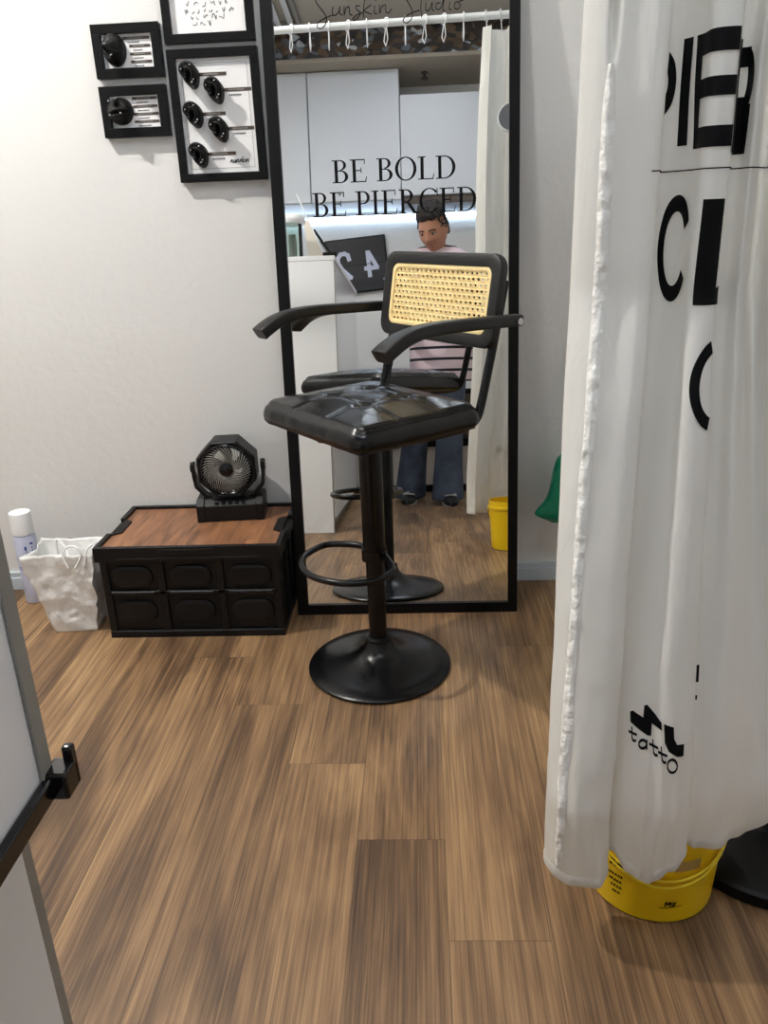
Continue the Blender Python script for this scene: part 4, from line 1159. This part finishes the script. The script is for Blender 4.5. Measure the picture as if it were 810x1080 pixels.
# ----------------------------------------------------------- green plastic bag
t = empty('hanging_plastic_bag', 'green plastic bag hanging by the wall beside the curtain edge', 'bag', (.445, 2.30, 0))
def gb(u, v):
    a = 2 * pi * u; prof = [(0, .03), (.12, .065), (.45, .075), (.75, .055), (.92, .022), (1, .010)]
    for (p, r0), (q, r1) in zip(prof[:-1], prof[1:]):
        if v <= q: r = r0 + (r1 - r0) * sstep(p, q, v); break
    else: r = .012
    z = .245 + .26 * v
    lean = -.055 * math.exp(-((v - .10) / .16) ** 2) * max(0, cos(a - pi)) ** 3
    n = .010 * noise.noise(Vector((cos(a) * 2, sin(a) * 2, v * 5)))
    return (r * cos(a) + lean + n, .8 * r * sin(a) + n, z)
mb = MB(); mb.grid(gb, 40, 26); mb.build('bag_body', M_GREEN, t, smooth=True)
MB().tube(catmull([(-.012, 0, .50), (-.03, .05, .60), (0, .098, .70), (.03, .05, .60), (.012, 0, .50)], 6), .006, 8, flat=.4).build('bag_handle', M_GREEN, t, smooth=True)
o = MB().tube([(0, 0, 0), (0, -.02, 0), (0, -.026, .012)], .004, 10).box(-.015, .015, -.003, 0, -.025, .025).build('wall_hook', M_CHROME, auto=40)
o.location = (.445, WY, .698); tag(o, 'small wall hook that carries the green plastic bag', 'hook')

# ------------------------------------------------------- pedestal lamp behind the curtain
t = empty('floor_lamp', 'black round-based floor lamp standing behind the curtain', 'floor lamp', (.632, 1.262, 0))
MB().lathe([(.001, .0), (.184, .0), (.188, .004), (.188, .024), (.180, .031), (.034, .036), (.026, .044), (.001, .045)], 64).build('base', M_BLK, t, auto=40)
MB().lathe([(.0165, .03), (.0165, 1.62), (.012, 1.63)], 28).build('pole', M_BLK, t, auto=40)
MB().tube(catmull([(0, 0, 1.60), (-.03, .03, 1.68), (-.13, .08, 1.715), (-.22, .125, 1.68), (-.283, .155, 1.638)], 6), .009, 12).build('arm', M_BLK, t, smooth=True)
hd = MB().lathe([(.001, 0), (.050, 0), (.053, .004), (.051, .020), (.040, .050), (.020, .066), (.001, .070)], 40).build('lamp_head', M_ROD, t, auto=40, loc=(-.288, .232, 1.632), rot=(radians(97), 0, radians(10)))
MB().lathe([(.001, -.003), (.048, -.003), (.048, .001), (.001, .001)], 40).build('lens', M_LAMPGREY, hd, auto=40)

# ----------------------------------------------------------------- person
PX, PY = .112, -.42
t = empty('person', 'person in a striped shirt and loose jeans holding a phone, seen in the mirror', 'person', (PX, PY, 0))
def chain(mb, pts, n=14):
    """tapered limb: pts = [(x,y,z,r)] in world coords, rounded ends"""
    P = [(Vector(p[:3]) - Vector((PX, PY, 0)), p[3]) for p in pts]
    for (p, r) in P: mb.ball(p, r, n, 10)
    for (a, ra), (b, rb) in zip(P[:-1], P[1:]):
        d = (b - a)
        if d.length < 1e-6: continue
        d.normalize(); o1 = d.orthogonal().normalized(); o2 = d.cross(o1)
        mb.rings([[q + o1 * r * cos(2 * pi * i / n) + o2 * r * sin(2 * pi * i / n) for i in range(n)] for q, r in ((a, ra), (b, rb))])
def ell(mb, c, r, rz=0, n=20, m=14):
    M = Matrix.Translation(Vector(c) - Vector((PX, PY, 0))) @ Matrix.Rotation(rz, 4, 'Z')
    mb.ball((0, 0, 0), r, n, m, M)
def remesh(o, vox, smooth=6):
    m = o.modifiers.new('Remesh', 'REMESH'); m.mode = 'VOXEL'; m.voxel_size = vox; m.use_smooth_shade = True
    if smooth:
        s = o.modifiers.new('Smooth', 'SMOOTH'); s.iterations = smooth; s.factor = .5
# head frame: centre, yawed to world -x and pitched down
HC = Vector((.086, -.36, 1.612)); yaw = radians(24); pit = radians(-26)
HM = Matrix.Translation(HC) @ Matrix.Rotation(yaw, 4, 'Z') @ Matrix.Rotation(pit, 4, 'X') @ Matrix.Scale(1.10, 4)
OFF = Matrix.Translation((-PX, -PY, 0))
def head_surface(mb):
    nu, nv = 60, 44
    def f(u, v):
        a = 2 * pi * u; b = pi * (v - .5) * .998
        x = sin(a) * cos(b); y = cos(a) * cos(b); z = sin(b)      # face towards +y
        rx, ry, rz = .075, .096, .116
        # jaw narrows
        k = 1 - .26 * sstep(0.0, -1.0, z) * (1 if True else 0)
        X = rx * x * k; Y = ry * y * (1 - .10 * sstep(-.1, -1, z)); Z = rz * z
        if y > 0:
            def g(cx, cz, sx, sz, am): return am * math.exp(-((X - cx) / sx) ** 2 - ((Z - cz) / sz) ** 2)
            d = g(0, -.028, .011, .012, .021) + g(0, -.008, .008, .022, .013)          # nose
            d += g(.011, -.031, .008, .008, .006) + g(-.011, -.031, .008, .008, .006)
            d += g(.032, .006, .014, .009, -.009) + g(-.032, .006, .014, .009, -.009)  # sockets
            d += g(.030, .022, .022, .007, .006) + g(-.030, .022, .022, .007, .006)    # brows
            d += g(.042, -.022, .020, .018, .006) + g(-.042, -.022, .020, .018, .006)  # cheeks
            d += g(0, -.056, .020, .005, .009) + g(0, -.067, .017, .006, .009) - g(0, -.0615, .022, .0022, .006)
            d += g(0, -.094, .020, .014, .012)                                         # chin
            Y += d
        return OFF @ HM @ Vector((X, Y, Z))
    mb.grid(f, nu, nv)
body = MB()
# torso, neck
chain(body, [(.115, -.43, .92, .115), (.115, -.435, 1.05, .110), (.114, -.435, 1.20, .120), (.112, -.43, 1.34, .115)], 18)
chain(body, [(.06, -.43, .92, .10), (.17, -.43, .92, .10)])
chain(body, [(-.02, -.435, 1.42, .062), (.04, -.432, 1.445, .075), (.11, -.43, 1.455, .078), (.18, -.432, 1.445, .075), (.245, -.435, 1.42, .062)])
chain(body, [(.112, -.435, 1.44, .070), (.106, -.42, 1.51, .058), (.096, -.385, 1.58, .056)])
head_surface(body)
for s in (-1, 1):                                  # ears
    for (yy, zz, rr) in ((-.006, .012, .012), (-.010, .0, .013), (-.006, -.014, .010)):
        q = HM @ Vector((s * .076, yy, zz)); ell(body, q, (.008, rr, rr * 1.2), yaw)
# legs
LEG = {1: [(.175, -.42, .90, .088), (.165, -.36, .52, .060), (.142, -.36, .10, .040)], -1: [(.055, -.44, .90, .088), (-.035, -.42, .52, .060), (-.085, -.47, .10, .040)]}
for s, p in LEG.items():
    chain(body, p)
    a = p[2]; chain(body, [(a[0], a[1], .065, .030), (a[0] + .01 * s, a[1] + .08, .038, .022), (a[0] + .012 * s, a[1] + .14, .032, .016)])
# arms hold the phone at the lens
ARM = {1: [(.272, -.435, 1.405, .052), (.315, -.40, 1.13, .042), (.105, -.105, 1.085, .029), (.068, -.062, 1.078, .026)],
       -1: [(-.048, -.435, 1.405, .052), (-.125, -.39, 1.13, .042), (-.130, -.115, 1.075, .029), (-.108, -.066, 1.070, .026)]}
PHC = Vector((-.022, -.020, 1.095))               # phone centre
pr_ = RR; pu = UU; pn = fw                          # phone axes
def ph(x, y, z): return PHC + pr_ * x + pu * y + pn * z
for s, p in ARM.items():
    chain(body, p)
    wr = Vector(p[-1][:3])
    palm = ph(s * .058, -.040, -.034)
    chain(body, [tuple(wr) + (.026,), tuple(palm) + (.024,), tuple(ph(s * .057, -.015, -.028)) + (.020,)])
    # four fingers behind the phone, thumb on the screen side
    for k, (yy, ln) in enumerate(((.022, .050), (.003, .058), (-.016, .054), (-.034, .044))):
        a = ph(s * .054, yy - .006, -.014); b = ph(s * .047, yy, .003); c = ph(s * (.047 - ln * .45), yy + .002, .0135); d_ = ph(s * (.047 - ln * .8), yy + .003, .0125)
        if s == 1 and yy > -.01: c = ph(s * .043, yy, .011); d_ = ph(s * .037, yy + .001, .0125)   # clear of the lens
        chain(body, [tuple(a) + (.0092,), tuple(b) + (.0085,), tuple(c) + (.0078,), tuple(d_) + (.0068,)], 10)
    chain(body, [tuple(ph(s * .055, -.035, -.026)) + (.013,), tuple(ph(s * .048, -.008, -.026)) + (.0105,), tuple(ph(s * .034, .012, -.0175)) + (.0088,)], 10)
bo = body.build('body', M_SKIN, t); remesh(bo, .0055, 5)
# eyes, brows, lips, hair
fm = MB()
for s in (-1, 1):
    M = OFF @ HM @ Matrix.Translation((s * .031, .078, .004)); fm.ball((0, 0, 0), (.013, .010, .0062), 12, 8, M)
fm.build('eyes', M_EYE, bo, smooth=True)
fm = MB()
for s in (-1, 1):
    M = OFF @ HM @ Matrix.Translation((s * .031, .0865, .0025)); fm.ball((0, 0, 0), (.0055, .004, .0050), 10, 8, M)
    pts = [OFF @ HM @ Vector((s * x, y, z)) for x, y, z in ((.012, .094, .021), (.028, .092, .026), (.048, .078, .021))]
    fm.tube(pts, .0038, 8)
    pts = [OFF @ HM @ Vector((s * x, y, z)) for x, y, z in ((.017, .0885, .007), (.031, .0905, .0095), (.046, .079, .005))]
    fm.tube(pts, .0018, 6)
fm.build('eyebrows', M_HAIR, bo, smooth=True)
fm = MB(); fm.tube([OFF @ HM @ Vector(p) for p in ((-.019, .0905, -.062), (-.008, .0975, -.059), (0, .0985, -.0605), (.008, .0975, -.059), (.019, .0905, -.062))], .0042, 8); fm.build('lips', M_LIP, bo, smooth=True)
hr = MB(); rnd = random.Random(11)
# short sides
def scalp(a, b, k=1.0):
    x = sin(a) * cos(b); y = cos(a) * cos(b); z = sin(b)
    return HM @ Vector((.078 * x * k, .098 * y * k - .004, .118 * z * k))
cnt = 0
for i in range(900):
    a = rnd.uniform(-pi, pi); b = rnd.uniform(-.35, pi / 2)
    front = cos(a)
    lim = .62 if front > .55 else (.22 if front > .1 else -.30)
    if b < lim: continue
    top = sstep(.40, .9, b)
    k = 1.0 + .015 + top * rnd.uniform(.06, .24)
    if front > .5: k += .04 * rnd.random()
    p = scalp(a, b, k); r = .0065 + .011 * top * rnd.uniform(.7, 1.25)
    q = p - Vector((PX, PY, 0))
    hr.ball(q, r, 7, 5)
ho = hr.build('hair', M_HAIR, t); remesh(ho, .0045, 2)
# shirt
sh = MB()
R = []
for z, w, d, cx, cy in ((.735, .205, .150, .128, -.425), (.80, .203, .148, .126, -.425), (.95, .196, .142, .122, -.425), (1.10, .192, .138, .118, -.43), (1.25, .200, .138, .114, -.43), (1.36, .204, .125, .112, -.43), (1.44, .170, .100, .112, -.43), (1.495, .088, .078, .110, -.43)):
    R.append([Vector((cx + w * cos(a) * (1 + .02 * sin(5 * a + z * 9)), cy + d * sin(a) * (1 + .03 * sin(7 * a + z * 4)), z)) - Vector((PX, PY, 0)) for a in [2 * pi * i / 48 for i in range(48)]])
sh.rings(R)
for s, p in ARM.items():
    a = Vector(p[0][:3]); b = Vector(p[1][:3]); c = a.lerp(b, .78)
    chain(sh, [tuple(a) + (.072,), tuple(a.lerp(b, .45)) + (.074,), tuple(c) + (.078,)])
chain(sh, [(-.045, -.435, 1.425, .070), (.03, -.433, 1.455, .080), (.11, -.43, 1.462, .084), (.19, -.433, 1.455, .080), (.268, -.435, 1.425, .070)])
so = sh.build('shirt', M_SHIRT, t); remesh(so, .008, 3)
# jeans
jn = MB()
R = []
for z, w, d in ((.78, .170, .125), (.90, .176, .130), (.98, .160, .118)):
    R.append([Vector((.114 + w * cos(a), -.425 + d * sin(a), z)) - Vector((PX, PY, 0)) for a in [2 * pi * i / 40 for i in range(40)]])
jn.rings(R)
for s, p in LEG.items():
    hip = Vector(p[0][:3]); kn = Vector(p[1][:3]); an = Vector(p[2][:3]); R = []
    for z, w, off in ((.90, .100, 0), (.78, .098, 0), (.62, .086, 0), (.46, .080, .004), (.30, .083, .004), (.16, .090, .010), (.07, .096, .015), (.022, .098, .02)):
        q = hip.lerp(kn, (.90 - z) / (.90 - .52)) if z > .52 else kn.lerp(an, (.52 - z) / (.52 - .10))
        R.append([Vector((q.x + w * cos(a) * (1 + .03 * sin(3 * a + z * 20)), q.y + off + w * 1.05 * sin(a) * (1 + .04 * sin(4 * a + z * 31)), z + .006 * sin(3 * a))) - Vector((PX, PY, 0)) for a in [2 * pi * i / 40 for i in range(40)]])
    jn.rings(R)
jo = jn.build('jeans', M_DENIM, t); remesh(jo, .008, 2)
for s, p in LEG.items():
    a = p[2]; sx = a[0] + .012 * s; sy = a[1] + .055
    f = MB(); R = []
    for k, (yy, w, h) in enumerate(((-.115, .024, .04), (-.10, .036, .055), (-.04, .042, .066), (.04, .044, .056), (.10, .047, .040), (.145, .040, .028), (.165, .020, .016))):
        R.append([Vector((sx + .02 * s * (yy > .05) * (yy - .05) * 3 + w * cos(b), sy + yy, .022 + max(0, h * sin(b)) * .8 + min(0, .020 * sin(b)))) - Vector((PX, PY, 0)) for b in [2 * pi * i / 20 for i in range(20)]])
    f.rings(R); s_o = f.build('shoe', M_SHOE, t, auto=60)
    f = MB(); f.prism([(sx + .05 * cos(b) - PX, sy + .02 + .145 * sin(b) - PY) for b in [2 * pi * i / 28 for i in range(28)]], .0005, .020); f.build('shoe_sole', M_SHOEW, s_o, bevel=.003)
    f = MB()
    for yy in (.02, .05, .08): f.tube([(sx - .036 - PX, sy + yy - PY, .066 - .2 * yy * .5), (sx - PX, sy + yy + .006 - PY, .084 - .25 * yy), (sx + .036 - PX, sy + yy - PY, .066 - .2 * yy * .5)], .004, 8)
    f.build('lace', M_SHOEW, s_o, smooth=True)

# phone in the person's hands
t = empty('smartphone', 'black smartphone held up by the person facing the mirror', 'phone', tuple(PHC))
PM = Matrix((( pr_.x, pu.x, pn.x, 0), (pr_.y, pu.y, pn.y, 0), (pr_.z, pu.z, pn.z, 0), (0, 0, 0, 1)))
f = MB()
f.rings([[PM @ Vector((x, y, z)) for x, y in rrect(w, h, .010, 6)] for w, h, z in ((.070, .146, -.004), (.0725, .1485, -.003), (.0725, .1485, .003), (.070, .146, .004))])
f.build('phone_body', M_BLKGLOSS, t, auto=40)
f = MB()
for (x, y) in ((-.016, .055), (-.016, .036)):
    f.rings([[PM @ Vector((x + r * cos(2 * pi * i / 20), y + r * sin(2 * pi * i / 20), z)) for i in range(20)] for r, z in ((.008, .004), (.008, .0062), (.006, .0062), (.006, .005))])
f.build('camera_lens', M_BLK, t, auto=40)
f = MB(); f.rings([[PM @ Vector((x, y, z)) for x, y in rrect(.066, .142, .008, 6)] for z in (-.0042, -.0044)]); f.build('screen', emission('screen_glow', (190, 200, 210), .6), t)

# ------------------------------------------------------------------- world
w = bpy.data.worlds.new('world'); SC.world = w; w.use_nodes = True
w.node_tree.nodes['Background'].inputs[0].default_value = (.8, .85, .9, 1); w.node_tree.nodes['Background'].inputs[1].default_value = .3
SC.view_settings.view_transform = 'Standard'; SC.view_settings.look = 'None'
SC.view_settings.exposure = -0.24; SC.view_settings.gamma = 1; SC.view_settings.use_curve_mapping = False
SC.cycles.use_denoising = True
SC.cycles.max_bounces = 10; SC.cycles.diffuse_bounces = 5; SC.cycles.glossy_bounces = 6; SC.cycles.transparent_max_bounces = 10
SC.cycles.sample_clamp_indirect = 6
